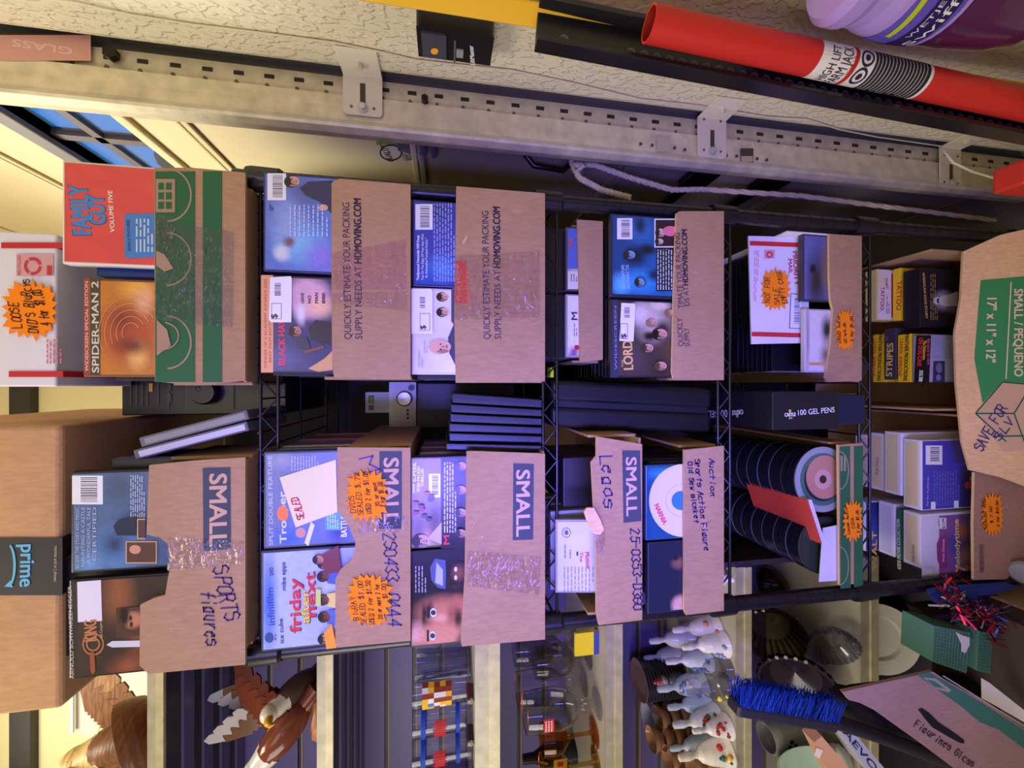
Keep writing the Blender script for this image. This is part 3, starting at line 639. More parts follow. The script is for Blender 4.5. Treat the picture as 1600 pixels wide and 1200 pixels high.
# ---------------------------------------------------------------- top shelf, left
def pr(m, P):
    m.P(P, [(317, 731), (360, 730), (361, 858), (318, 861)], NAVY); m.T(P, 'SMALL', (328, 741), (328, 853), 25, (206, 166, 140), True)
    m.H(P, 'SPORTS', (333, 888), (352, 975), 22, (70, 44, 110), 2.2); m.H(P, 'figures', (315, 925), (322, 1012), 20, (70, 44, 110), 2.2)
def tp(m, P): m.P(P, [(262, 838), (380, 846), (380, 880), (262, 892)], (244, 240, 246))
lb, x0, x1 = card_box('torn cardboard box marked small with purple handwriting at left of top shelf', YBX, [(233, 727), (300, 720), (374, 715), (382, 760), (383, 1030), (370, 1040), (232, 1053), (218, 1040), (219, 945), (240, 935), (258, 930), (262, 905), (266, 885), (262, 850), (250, 840), (240, 838), (229, 835)], .125, zb, 250, prints=pr, taped=tp)
def art(m, P, q):
    m.ART(P, q, ((58, 66, 84), (84, 112, 152)), [(185, 860, 40, 40, (94, 138, 196), .9), (180, 850, 22, 24, (48, 66, 104), .8), (190, 760, 30, 30, (66, 84, 108), .9), (215, 815, 30, 22, (40, 50, 72), .8), (140, 880, 20, 20, (110, 150, 205), .8)])
    m.BAR(P, 113, 743, 161, 788)
    for k in range(4): m.T(P, ('BELIEVE THE STORY AND MAGIC', 'HAUNTING A CASTLE', 'A WONDERFUL TALE', 'CERTIFIED')[k], (124+k*9, 888-k*4), (124+k*9, 792), 5, (176, 190, 214))
    m.LN(P, 204, 808, 228, 742, 7, (190, 200, 220), .4, 6); m.R(P, 197, 845, 246, 880, (190, 160, 120)); m.R(P, 199, 847, 244, 878, (92, 62, 52)); m.E(P, 212, 858, 9, 7, (206, 150, 120)); m.R(P, 215, 810, 228, 842, (190, 160, 120)); m.R(P, 217, 812, 228, 840, (84, 60, 60)); m.P(P, [(178, 822), (186, 812), (214, 806), (214, 836), (184, 836)], (34, 44, 66))
case('blue misty disc back cover with white barcode in the torn box at top left', 'dvd_case', 111, 896, 737, YDV, zb+.005, .0095, art, (26, 28, 38))
def art(m, P, q):
    m.ART(P, q, (64, 50, 42), [(185, 930, 26, 60, (150, 92, 60), .9), (200, 1040, 30, 20, (150, 86, 60), .9), (175, 1000, 26, 40, (58, 46, 42), .8), (215, 1000, 20, 30, (120, 76, 54), .9), (112, 990, 10, 90, (40, 36, 36), .6)])
    m.T(P, 'ARNOLD SCHWARZENEGGER', (116, 1060), (112, 915), 5, (206, 200, 190)); m.P(P, [(121, 909), (158, 906), (160, 970), (122, 972)], (226, 222, 244))
    for q_ in range(2): m.ring(P, 146, 1006, 17-q_*6, 18-q_*7, 2.4, (178, 116, 78))
    m.T(P, 'KING', (152, 1000), (151, 968), 17, (186, 126, 84), True); m.T(P, 'the Conqueror', (161, 996), (160, 968), 4, (206, 180, 150))
    m.P(P, [(141, 1018), (148, 1018), (150, 1048), (146, 1054), (142, 1048)], (150, 84, 58)); m.P(P, [(167, 1007), (176, 1001), (222, 1000), (222, 1010), (176, 1011)], (206, 206, 226))
    m.ART(P, (P.at(222, 992).x, P.at(222, 992).y, P.at(182, 950).x, P.at(182, 950).y), (84, 60, 48), [(208, 968, 18, 14, (186, 126, 98), .4), (195, 962, 9, 20, (40, 30, 30), .5), (205, 965, 3, 5, (50, 34, 30), .4), (206, 975, 3, 5, (50, 34, 30), .4)], 30, 30)
case('dark brown sword adventure disc case with white price sticker at lower left', 'dvd_case', 108, 1062, 906, YDV, zb+.005, .0095, art, (22, 20, 24))
row('disc case filed behind the front covers in the torn box on the top shelf', 'discs in the torn box', 'dvd_case', 6, clampx(x0+.005, 0)[0], x0+.138, .606, zb+.005, Z0+.4878, [(60, 70, 150), (40, 44, 60), (110, 90, 150)])
row('blue disc case standing behind the misty back cover on the top shelf', 'blue cases behind the misty cover', 'dvd_case', 3, x0+.150, aty(150, 718, .61).x, .606, zb+.005, zb+.172, [(104, 104, 200), (70, 84, 190)], .03)
# two pale cases leaning at the box
for (u0, v0, u1, v1), lab in (((212, 714, 378, 668), 'lower of the two pale disc cases leaning against the torn box'), ((221, 694, 378, 650), 'upper grey disc case leaning over the other by the torn box')):
    a, b = aty(u0, v0+5, .60), aty(u1, v1+5, .60); b = Vector((b.x, .60, zb+.003)) ; d = (a-b).normalized(); e = Vector((d.z, 0, -d.x)); Lc = (a-b).length
    r = thing('slim_case', lab, 'disc case', b); m = MB(); lbox(m, b, d, e, Vector((0, 1, 0)), 0, Lc, 0, .0135, 0, .135, (96, 98, 108)); m.build('case', 'black_plastic', r, .0015)
    m = MB(); lbox(m, b-Vector((0, .0005, 0)), d, e, Vector((0, 1, 0)), .004, Lc-.006, .0025, .0105, 0, .13, (208, 208, 226) if u0 == 212 else (150, 150, 146)); m.build('paper_insert', 'paper', r)
# delivery carton
zp = Z0+.4885; pb = thing('delivery_carton', 'big taped brown delivery carton at upper left on the disc cases', 'cardboard box', (-.23, .79, zp))
a, b = aty(98, 1108, .60), aty(98, 664, .60); x0, x1 = a.x, b.x
m = MB(); m.box((x0, .60, zp), (x1, .985, zp+.26), (196, 150, 112)); bx = m.build('carton', 'cardboard', pb, .006, 3)
P = PY(.5994); m = MB(); m.h = .0003; m.R(P, -40, 840, 98, 930, (44, 42, 46)); tpv = m.build('black_tape', 'print', pb)
m = MB(); m.h = .0008; m.T(P, 'prime', (34, 851), (32, 916), 20, (96, 178, 226), True); m.ring(P, 14, 883, 12, 34, 4, (96, 178, 226), -75, 75); m.P(P, [(18, 906), (8, 916), (22, 917), (20, 914)], (96, 178, 226)); m.build('printed_logo', 'print', tpv); m = MB(); m.h = .0008; m.T(P, 'movies and tv | shows', (86, 853), (85, 908), 5, (190, 170, 150)); m.build('printed_lettering', 'print', tpv)
m = MB(); m.box((aty(98, 930, .60).x, .6002, zp-.0006), (aty(98, 840, .60).x, .64, zp-.0001), (44, 42, 46)); m.build('tape_end', 'print', pb)
bd = thing('white_board', 'pale grey board leaning at back wall above the wooden eagle', 'board', (-1.1, 1.64, 1.5)); PB_ = PY(1.648)
m = MB(); pts = [PB_.at(*p) for p in ((116, 1040), (240, 1020), (240, 1078), (160, 1115), (150, 1160), (116, 1140))]; m.prism(PB_, [(p.x, p.y) for p in pts], -.01, 0, (196, 190, 178)); m.build('panel', 'painted', bd)
m = MB(); a = PB_.at(116, 1140); b = PB_.at(121, 1030); m.box((a.x, 1.630, Z0+b.y), (b.x, 1.637, Z0+a.y), (236, 228, 205)); m.build('edge_strip', 'painted', bd)

# ---------------------------------------------------------------- second tier, right: lower box then upper box on its discs
zb = ZS[1]+.002; zu = Z0+.049
def homebox(m, P, u, v0, vq, vm):
    m.T(P, 'QUICKLY ESTIMATE YOUR PACKING', (u, v0), (u-3, vq), 11, INK); m.T(P, 'SUPPLY NEEDS AT', (u+17, v0), (u+16, v0-(v0-vm)*.52), 11, INK); m.T(P, 'HDMOVING.COM', (u+16, v0-(v0-vm)*.54), (u+15, vm), 11.5, (44, 32, 60), True)
def pr(m, P): 
    homebox(m, P, 766, 530, 330, 324); m.R(P, 711, 408, 729, 474, (206, 82, 66)); m.T(P, 'THE HOME', (722, 466), (716, 412), 6, (190, 140, 126), True); m.T(P, 'DEPOT', (736, 474), (734, 420), 7, (214, 106, 86), True); m.P(P, [(722, 378), (730, 366), (731, 372), (724, 384)], (206, 170, 132))
def tp(m, P): m.P(P, [(711, 400), (843, 392), (844, 496), (711, 500)], (246, 240, 246)); m.P(P, [(828, 450), (840, 449), (838, 466), (827, 471)], (250, 250, 250))
bb, x0, x1 = card_box('open taped cardboard box under another box at right of the second shelf', YBX, [(713, 291), (840, 301), (843, 400), (843, 500), (847, 510), (846, 596), (712, 598), (710, 500), (711, 420)], .32, zb, 720, prints=pr, taped=tp)
def art(m, P, q):
    m.ART(P, q, ((40, 48, 130), (62, 70, 170)), [(690, 420, 24, 22, (70, 140, 222), .9), (665, 435, 20, 16, (50, 84, 180), .9), (680, 330, 30, 20, (44, 40, 118), .8)]); m.BAR(P, 649, 319, 676, 359)
    m.T(P, '"Hollywood Homicide Will Keep', (655, 438), (655, 368), 4, WHITE, True); m.T(P, 'You On The Edge Of Your Seat With', (662, 438), (662, 366), 4, WHITE); m.T(P, 'Its Adrenaline Pumped Action."', (668, 434), (668, 372), 4, WHITE); m.LN(P, 677, 440, 712, 318, 8, (150, 160, 220), .4, 12)
case('deep blue disc back cover with barcode in the lower right box of the second shelf', 'dvd_case', 644, 447, 311, YDV, zb+.006, .0095, art, (40, 40, 96))
def face(m, P, u, v, ru, rv, skin=(222, 176, 156), hair=(50, 38, 36), up=1):
    """a small printed head, hair towards the top of the cover"""
    m.E(P, u-ru*.25, v, ru*1.02, rv*1.08, hair); m.E(P, u, v, ru*.92, rv*.92, skin); d = tuple(int(c*.72) for c in skin); m.E(P, u+ru*.1, v+rv*.62, ru*.6, rv*.3, d, 10); m.E(P, u-ru*.62, v, ru*.34, rv*.8, hair, 12)
    for q in (-.36, .36): m.R(P, u-ru*.3, v+rv*(q-.2), u-ru*.22, v+rv*(q+.2), hair); m.E(P, u-ru*.1, v+rv*q, ru*.07, rv*.14, (50, 36, 36), 8)
    m.P(P, [(u-ru*.1, v), (u+ru*.26, v-rv*.16), (u+ru*.28, v+rv*.16)], d); m.E(P, u+ru*.5, v, ru*.07, rv*.26, (140, 76, 74), 8)
def art(m, P, q):
    m.ART(P, q, (226, 220, 240), [(700, 560, 20, 20, (236, 232, 246), .9)], 8, 8)
    for u, v, b in ((697, 466, 14), (697, 490, 14)): m.P(P, [(u+8, v-14), (712, v-22), (712, v+22), (u+8, v+12)], (70, 78, 104)); face(m, P, u-4, v-2, 9, 7)
    m.P(P, [(700, 528), (712, 500), (712, 572), (702, 552)], (70, 72, 100)); face(m, P, 690, 542, 16, 11, hair=(222, 176, 156)); m.LN(P, 652, 574, 662, 550, 2, (200, 190, 214), .5, 2); m.LN(P, 661, 552, 669, 534, 2, (200, 190, 214), .5, 2)
    m.P(P, [(643, 452), (674, 452), (676, 456), (676, 522), (643, 522)], (240, 236, 250)); m.BAR(P, 652, 462, 667, 486, (240, 236, 250)); m.R(P, 656, 490, 672, 517, (140, 134, 160)); m.R(P, 657, 491, 671, 516, (240, 236, 250)); m.T(P, '$', (665, 515), (665, 509), 8, (40, 36, 50), True)
case('white comedy disc case with price label in the lower right box of the second shelf', 'dvd_case', 643, 585, 449, YDV, zb+.006, .0095, art, (210, 204, 226))
row('disc case filed behind the covers in the lower right box of the second shelf', 'discs in the lower right box of the second shelf', 'dvd_case', 12, x0+.006, x0+.140, .606, zb+.006, zb+.19, [(60, 60, 110), (90, 60, 70), (170, 170, 190)])
row('disc case filed on the right in the lower right box of the second shelf', 'right column of discs in the second shelf box', 'dvd_case', 12, x0+.143, clampx(0, x1-.006)[1], .606, zb+.006, zb+.19, [(50, 60, 120), (60, 60, 70)])
def pr(m, P): homebox(m, P, 549, 530, 317, 311)
def tp(m, P): m.P(P, [(519, 396), (634, 374), (636, 454), (519, 452)], (250, 236, 255)); m.P(P, [(519, 458), (636, 456), (636, 486), (520, 474)], (250, 240, 252))
ub, x0, x1 = card_box('upper taped cardboard box stacked at right of the second shelf', .578, [(518, 286), (530, 279), (628, 287), (640, 292), (641, 440), (640, 585), (632, 593), (522, 590), (519, 570), (518, 450)], .30, zu, 500, prints=pr, taped=tp)
def art(m, P, q):
    m.ART(P, q, ((110, 140, 210), (96, 120, 200)), [(470, 380, 40, 34, (120, 196, 240), .9), (450, 350, 30, 50, (150, 170, 226), .9), (500, 400, 26, 26, (140, 120, 220), .9), (440, 395, 14, 14, (206, 214, 226), .5), (452, 378, 10, 9, (120, 90, 100), .5), (480, 300, 30, 26, (90, 96, 150), .9)])
    m.BAR(P, 418, 271, 447, 313); m.P(P, [(468, 294), (482, 284), (520, 282), (520, 336), (500, 316), (478, 306)], (58, 58, 88)); face(m, P, 458, 284, 11, 9, (214, 160, 140)); m.E(P, 505, 325, 8, 5, (214, 160, 140)); m.LN(P, 452, 370, 516, 320, 9, (190, 206, 240), .3, 7); m.LN(P, 421, 330, 428, 318, 2, (60, 70, 110), .5, 2)
case('pale blue thriller disc back cover in the upper right box of the second shelf', 'dvd_case', 411, 424, 268, YDV, zu+.006, .0095, art, (44, 46, 90))
def art(m, P, q):
    m.ART(P, q, (70, 66, 110), [(440, 560, 30, 20, (88, 92, 150), .9), (500, 540, 24, 26, (60, 60, 104), .9), (480, 465, 40, 36, (216, 170, 196), .35), (500, 480, 24, 18, (240, 190, 160), .8), (470, 490, 8, 20, (226, 214, 232), .7)])
    m.R(P, 408, 430, 427, 582, (232, 160, 120)); m.T(P, 'WINNER OF 2 ACADEMY AWARDS 2002', (417, 576), (417, 436), 4, (140, 70, 60)); m.T(P, 'BEST FILM EDITING', (424, 566), (424, 490), 3.4, (140, 70, 60)); m.T(P, 'BLACK HAWK', (446, 570), (445, 484), 10, (224, 52, 90), True)
    for k, t in enumerate(('LEAVE', 'NO', 'MAN', 'BEHIND')): m.T(P, t, (475+k*11, 474), (475+k*11, 456+(2 if len(t) > 2 else 6)), 4.6, (60, 44, 66), True)
    m.P(P, [(482, 512), (494, 500), (520, 506), (520, 540), (500, 536), (486, 530)], (58, 50, 62)); face(m, P, 463, 518, 9, 9, (180, 130, 120)); m.P(P, [(482, 576), (508, 560), (520, 548), (520, 578), (498, 581)], (206, 160, 110)); m.P(P, [(475, 548), (505, 540), (508, 544), (478, 553)], (120, 80, 66)); m.P(P, [(462, 530), (480, 526), (486, 545), (466, 545)], (66, 60, 84))
    m.P(P, [(423, 434), (455, 432), (457, 436), (456, 504), (424, 504), (421, 500)], (238, 234, 248)); m.BAR(P, 425, 440, 443, 466, (238, 234, 248)); m.R(P, 425, 474, 441, 499, (130, 126, 150)); m.R(P, 426, 475, 440, 498, (238, 234, 248)); m.T(P, '$', (434, 498), (434, 491), 9, (40, 36, 50), True)
case('war film disc case with orange band and price label in the upper right box', 'dvd_case', 407, 583, 429, YDV, zu+.006, .0095, art, (40, 40, 70))
row('disc case filed behind the covers in the upper box of the second shelf', 'discs in the upper right box of the second shelf', 'dvd_case', 10, x0+.006, x0+.140, .606, zu+.006, zu+.19, [(60, 60, 110), (90, 60, 70), (170, 170, 190)])
row('disc case filed on the right in the upper box of the second shelf', 'right column of discs in the upper box', 'dvd_case', 10, x0+.143, clampx(0, x1-.006)[1], .606, zu+.006, zu+.19, [(50, 60, 120), (60, 60, 70)])

# ---------------------------------------------------------------- second tier, left
def pr(m, P): m.P(P, [(802, 724), (834, 725), (833, 843), (801, 844)], NAVY); m.T(P, 'SMALL', (807, 735), (807, 838), 22, (206, 170, 146), True)
def tp(m, P): m.P(P, [(731, 860), (846, 870), (842, 930), (731, 915)], (246, 240, 246)); m.ring(P, 740, 862, 16, 46, 1.5, (255, 250, 255), -90, 90)
db, x0, x1 = card_box('open cardboard box marked small at left of the second shelf below another', YBX, [(729, 705), (742, 705), (842, 709), (848, 720), (845, 1000), (722, 1010), (720, 1004), (726, 900)], .32, zb, 735, prints=pr, taped=tp)
def art(m, P, q):
    m.ART(P, q, ((110, 84, 74), (150, 126, 118)), [(660, 845, 20, 20, (206, 166, 140), .7), (660, 770, 30, 26, (150, 120, 112), .9), (650, 740, 12, 20, (96, 78, 74), .8), (680, 810, 12, 26, (90, 76, 80), .8), (655, 825, 10, 20, (120, 106, 110), .7)])
    m.R(P, 689, 715, 728, 857, (34, 28, 36)); m.T(P, '**** SUPERB,', (650, 770), (650, 722), 5, WHITE, True); m.T(P, 'STAR-PACKED', (656, 768), (656, 728), 4.6, WHITE, True); m.T(P, 'THRILLER!', (662, 760), (662, 732), 4.6, WHITE, True); m.BAR(P, 670, 740, 688, 777); m.T(P, 'M', (702, 850), (702, 836), 9, (220, 60, 50), True); m.LN(P, 693, 832, 714, 722, 5, (206, 200, 206), .45, 12)
    face(m, P, 660, 845, 13, 11, (206, 166, 146)); m.P(P, [(668, 840), (690, 815), (690, 850)], (196, 176, 156))
    for v in (728, 765, 800, 832): face(m, P, 721, v, 8, 7, (190, 140, 116))
    for k in range(9): m.E(P, 650+random.uniform(-4, 26), 770+k*5, 5, 3, random.choice([(150, 50, 60), (70, 60, 70), (80, 70, 84)]), 8)
case('sepia crowd scene disc back cover in the lower left box of the second shelf', 'dvd_case', 640, 858, 714, YDV, zb+.006, .0095, art, (22, 20, 26))
def art(m, P, q):
    m.ART(P, q, (34, 28, 34), [(690, 990, 52, 30, (206, 140, 112), .5), (690, 955, 44, 26, (196, 124, 94), .6), (716, 945, 14, 18, (180, 110, 84), .6), (712, 910, 12, 12, (80, 50, 44), .8), (672, 956, 7, 20, (70, 40, 40), .6), (664, 962, 4, 22, (30, 22, 26), .4), (690, 965, 22, 7, (226, 164, 134), .7), (706, 960, 10, 18, (150, 88, 70), .8), (716, 966, 6, 18, (46, 32, 34), .6), (648, 990, 16, 20, (226, 170, 150), .8), (722, 1005, 10, 20, (40, 34, 46), .8)])
    for u, v in ((677, 957), (676, 993)): m.E(P, u, v, 5, 7, (226, 216, 220)); m.E(P, u, v, 4, 4, (44, 60, 70)); m.R(P, u-9, v-9, u-6, v+9, (40, 26, 28))
    m.P(P, [(696, 875), (680, 872), (672, 886), (674, 906), (684, 918), (696, 920), (697, 898)], (84, 92, 140)); m.P(P, [(682, 878), (692, 890), (692, 915), (680, 910)], (176, 182, 206)); m.ART(P, (P.at(727, 912).x, P.at(727, 912).y, P.at(702, 878).x, P.at(702, 878).y), (34, 28, 34), [(716, 895, 12, 14, (120, 74, 60), .6)], 16, 16); m.E(P, 712, 889, 2.5, 4, (220, 210, 210), 8); m.E(P, 712, 902, 2.5, 4, (220, 210, 210), 8); m.LN(P, 648, 925, 668, 884, 4, (190, 190, 200), .3, 5)
case('close up of staring man on dark disc cover at left of the second shelf', 'dvd_case', 640, 1013, 861, YDV, zb+.006, .0095, art, (26, 24, 30))
xm = aty(700, 712, .6).x
row('disc case filed on the right behind the sepia cover in the lower left box', 'right column of discs in the lower left box', 'dvd_case', 12, xm-.134, xm-.001, .606, zb+.006, zb+.19, [(120, 110, 230), (226, 216, 240), (210, 80, 120), (90, 90, 170)])
row('disc case filed behind the staring man cover in the lower left box', 'left column of discs in the lower left box', 'dvd_case', 12, clampx(xm-.272, 0)[0], xm-.138, .606, zb+.006, zb+.19, [(60, 60, 110), (90, 60, 70)])
# six dark cases standing side by side in the gap
for k, (ul, vl, vr) in enumerate(((697, 703, 691), (702, 689, 675), (702, 674, 660), (704, 659, 645), (705, 644, 630), (707, 629, 613))):
    a, b = aty(ul, vl, .60), aty(ul, vr+1, .60); c = aty(838, 703-(704-vl)*.92+3, .60); e = aty(838, 703-(704-vr)*.92+5, .60)
    r = thing('dvd_case', ('dark blue empty case beside the left box, first of six from the left', 'second from the left of six dark cases standing in the second shelf gap', 'third from the left of six dark cases standing in the second shelf gap', 'third from the right of six dark cases standing in the second shelf gap', 'second from the right of six dark cases with a torn white paper edge', 'dark case leaning at the right end of six on the second shelf')[k], 'dvd case', Vector((c.x, .67, zb)), 'six dark cases in the gap')
    m = MB(); w0, w1 = b.x-a.x, e.x-c.x
    vs = [(c.x, .60, zb), (e.x-.0006, .60, zb), (e.x-.0006, .79, zb), (c.x, .79, zb), (a.x, .60, a.z), (b.x-.0006, .60, a.z), (b.x-.0006, .79, a.z), (a.x, .79, a.z)]
    m.add(vs, [(0, 3, 2, 1), (4, 5, 6, 7), (0, 1, 5, 4), (1, 2, 6, 5), (2, 3, 7, 6), (3, 0, 4, 7)], (38, 40, 60)); m.build('case', 'black_plastic', r, .0015)
    P = PY(.5996); m = MB(); m.P(P, [(ul+3, (vl+vr)/2-.6), (834, (c.x*-1+0) and 703-(704-(vl+vr)/2)*.92+2), (834, 703-(704-(vl+vr)/2)*.92+3.2), (ul+3, (vl+vr)/2+.6)], (26, 26, 40)); m.build('case_seam', 'black_plastic', r)
def pr(m, P):
    m.P(P, [(593, 705), (628, 705), (628, 826), (592, 826)], NAVY); m.T(P, 'SMALL', (600, 716), (600, 818), 23, (206, 166, 140), True)
    m.H(P, '2S0433 0444', (598, 832), (608, 980), 19, (70, 56, 120), 2.0); m.H(P, 'M', (560, 716), (575, 745), 20, (80, 60, 150), 2)
def tp(m, P): m.P(P, [(560, 800), (636, 806), (634, 830), (600, 836), (560, 830)], (246, 240, 246))
cb, x0, x1 = card_box('upper cardboard box with two orange price signs at left of the second shelf', .578, [(527, 699), (630, 700), (638, 704), (636, 1002), (528, 1012), (524, 1006), (524, 905), (532, 890), (548, 876), (555, 858), (555, 845), (546, 825), (532, 802), (527, 800)], .30, zu, 540, prints=pr, taped=tp)
star_sign('upper right orange starburst sign on the small box with red and black marker prices', 574, 774, 38, 45, PY(.5765), [('DVDS', (557, 800), (553, 774), 8), ('SEALED $.75', (568, 804), (562, 738), 8), ('USED 2 for $1.00', (581, 802), (575, 736), 7.5), ('20 or more', (594, 790), (588, 752), 6.5), ('3 for $1.00', (603, 792), (598, 752), 7)])
star_sign('lower left orange starburst sign pricing sealed discs on the small box', 577, 937, 39, 47, PY(.5765), [('BluRAY', (561, 968), (556, 930), 8), ('SEALED $1.00', (573, 974), (567, 906), 8), ('USED 2 for $1.50', (586, 974), (579, 906), 7.5), ('20 or more 2 for', (598, 966), (592, 910), 6.5), ('$1.00', (606, 934), (603, 910), 7)], .2)
def art(m, P, q):
    m.ART(P, q, ((70, 92, 170), (120, 130, 160)), [(450, 840, 30, 20, (74, 110, 190), .8), (480, 800, 30, 30, (70, 120, 210), .9), (530, 830, 20, 20, (40, 60, 130), .8), (440, 720, 20, 14, (150, 150, 170), .8)])
    m.T(P, 'SPLIT DOUBLE FEATURE', (427, 852), (425, 712), 6, (200, 206, 226)); m.T(P, 'Trooper', (448, 848), (446, 768), 10, (226, 226, 240), True); m.E(P, 442, 802, 9, 12, (240, 130, 60)); m.E(P, 470, 832, 8, 8, (206, 150, 130)); m.P(P, [(476, 848), (486, 815), (492, 820), (482, 853)], (226, 226, 236)); m.R(P, 508, 800, 532, 828, (70, 150, 230)); m.LN(P, 511, 826, 530, 803, 5, (200, 220, 250), .4, 3); m.T(P, 'BATTLE', (542, 838), (542, 806), 9, (226, 230, 250), True); m.LN(P, 455, 735, 500, 712, 10, (190, 196, 220), .35, 4)
case('blue double feature disc case under a sticky note on the second shelf', 'dvd_case', 412, 858, 706, YDV, zu+.006, .0095, art, (70, 74, 96))
nt_ = thing('sticky_note', 'cream paper note with red word stuck on the blue double feature case', 'note', aty(480, 770, .5855)); P = PY(.5858); m = MB(); q = [P.at(*p) for p in ((437, 746), (525, 718), (527, 800), (462, 824))]; m.prism(P, [(p.x, p.y) for p in q], 0, .0004, (234, 220, 176)); m.build('paper', 'paper', nt_)
m = MB(); m.h = .0006; m.H(P, 'SEALED', (476, 810), (466, 776), 10, (214, 60, 80), 1.5); m.build('handwriting', 'print', nt_)
def art(m, P, q):
    m.ART(P, q, ((150, 170, 236), (186, 196, 240)), [(420, 940, 14, 90, (80, 120, 210), .8), (500, 930, 30, 30, (190, 200, 240), .8)])
    m.T(P, 'infinifilm', (430, 976), (427, 918), 10, (60, 90, 160), True); m.T(P, 'DVD', (428, 898), (427, 886), 6, (50, 60, 90), True); m.T(P, 'ice cube', (444, 1004), (442, 966), 6.5, (50, 60, 110), True); m.T(P, 'mike epps', (447, 922), (446, 878), 6.5, (50, 60, 110), True); m.E(P, 421, 996, 7, 8, (70, 90, 140)); m.LN(P, 429, 1000, 433, 984, 1, (70, 80, 130), .5, 2)
    for (t, u0, va, vb, h, c) in (('friday', 470, 986, 904, 15, (226, 64, 58)), ('after', 484, 972, 920, 12, (240, 206, 50)), ('next', 494, 962, 894, 15, (216, 60, 56))):
        m.T(P, t, (u0+1.5, va+1), (u0-1, vb-1), h+2, (60, 50, 90), True); m.T(P, t, (u0, va), (u0-2, vb), h, c, True)
    for v, c, s in ((880, (210, 60, 60), (206, 160, 140)), (900, (80, 100, 190), (120, 80, 60)), (936, (220, 200, 120), (130, 84, 60)), (962, (90, 110, 190), (120, 78, 58)), (996, (150, 60, 60), (196, 150, 120))):
        m.P(P, [(512, v-10), (530, v-13), (530, v+13), (512, v+10)], c); face(m, P, 507 if v < 950 else 509, v, 9, 8, s)
    m.R(P, 495, 918, 503, 944, (196, 216, 120)); m.P(P, [(498, 868), (530, 850), (535, 890), (512, 895)], (120, 60, 60)); face(m, P, 500, 872, 8, 7, (190, 140, 110)); m.P(P, [(508, 985), (520, 970), (528, 1008), (512, 1010)], (236, 160, 60))
case('pale blue comedy disc case with red and yellow title on the second shelf', 'dvd_case', 408, 1019, 861, YDV, zu+.006, .0095, art, (60, 62, 84))
xm = aty(412, 706, YDV).x
row('disc case filed behind the double feature cover in the upper left box', 'right column of discs in the upper left box', 'dvd_case', 13, xm-.134, xm, .606, zu+.006, zu+.188, [(120, 150, 230), (236, 234, 240), (220, 50, 60), (90, 96, 170), (200, 80, 130)])
row('disc case filed behind the comedy cover in the upper left box', 'left column of discs in the upper left box', 'dvd_case', 10, clampx(xm-.272, 0)[0], xm-.138, .606, zu+.006, zu+.188, [(60, 60, 110), (90, 60, 70)])
# gadgets at the back of the second tier
P = PY(.838); a, b = P.at(608, 672), P.at(650, 597); PLb = b
m = MB(); m.box((a.x, .838, zb), (b.x, .915, Z0+b.y-.001), (38, 37, 46)); dk = solo(m, 'black_speaker', 'black_plastic', 'black boxy gadget under the silver player at the back of second shelf', 'speaker', bevel=.004)
ca = thing('silver_player', 'silver portable player with round dial at the back of the second shelf', 'player', ((a.x+b.x)/2, .87, Z0+b.y))
m = MB(); m.prism(P, [(a.x, b.y), (b.x, b.y), (b.x, a.y), (a.x, a.y)], -.07, 0, (150, 148, 160)); m.build('casing', 'metal', ca, .003)
q = aty(632, 623, .837); m = MB(); m.lathe([(.016, 0), (.0155, .006), (.013, .008), (0, .0075)], q, (206, 204, 220), (0, -1, 0), 24); m.build('dial', 'metal', ca)
m = MB(); q = aty(643, 606, .837); m.lathe([(.006, 0), (.006, .004), (.003, .004), (.003, .001), (0, .001)], q, (60, 60, 66), (0, -1, 0), 16); m.build('jack_socket', 'black_plastic', ca)
for v in (641, 647, 653): m = MB(); m.ball(aty(637, v, .8375), (.0025, .002, .0025), (50, 50, 58), nu=8, nv=6); m.build('small_button', 'black_plastic', ca)
zz = Z0+a.y
rd = thing('white_pager', 'small white gadget with green screen standing on the silver player', 'gadget', (.0, .86, zz)); PG = PY(.845); a, b = PG.at(571, 645), PG.at(589, 613)
m = MB(); m.obox(PG, a.x, b.x, zz-Z0+.0005, a.y, -.03, 0, (206, 206, 216)); m.build('body', 'satin_plastic', rd, .006, 3)
PG = PY(.8445); m = MB(); m.R(PG, 576, 618, 584, 630, (70, 84, 50)); m.R(PG, 577, 619, 583, 629, (150, 190, 60)); m.R(PG, 576, 633, 584, 641, (120, 120, 130)); m.build('screen', 'print', rd)
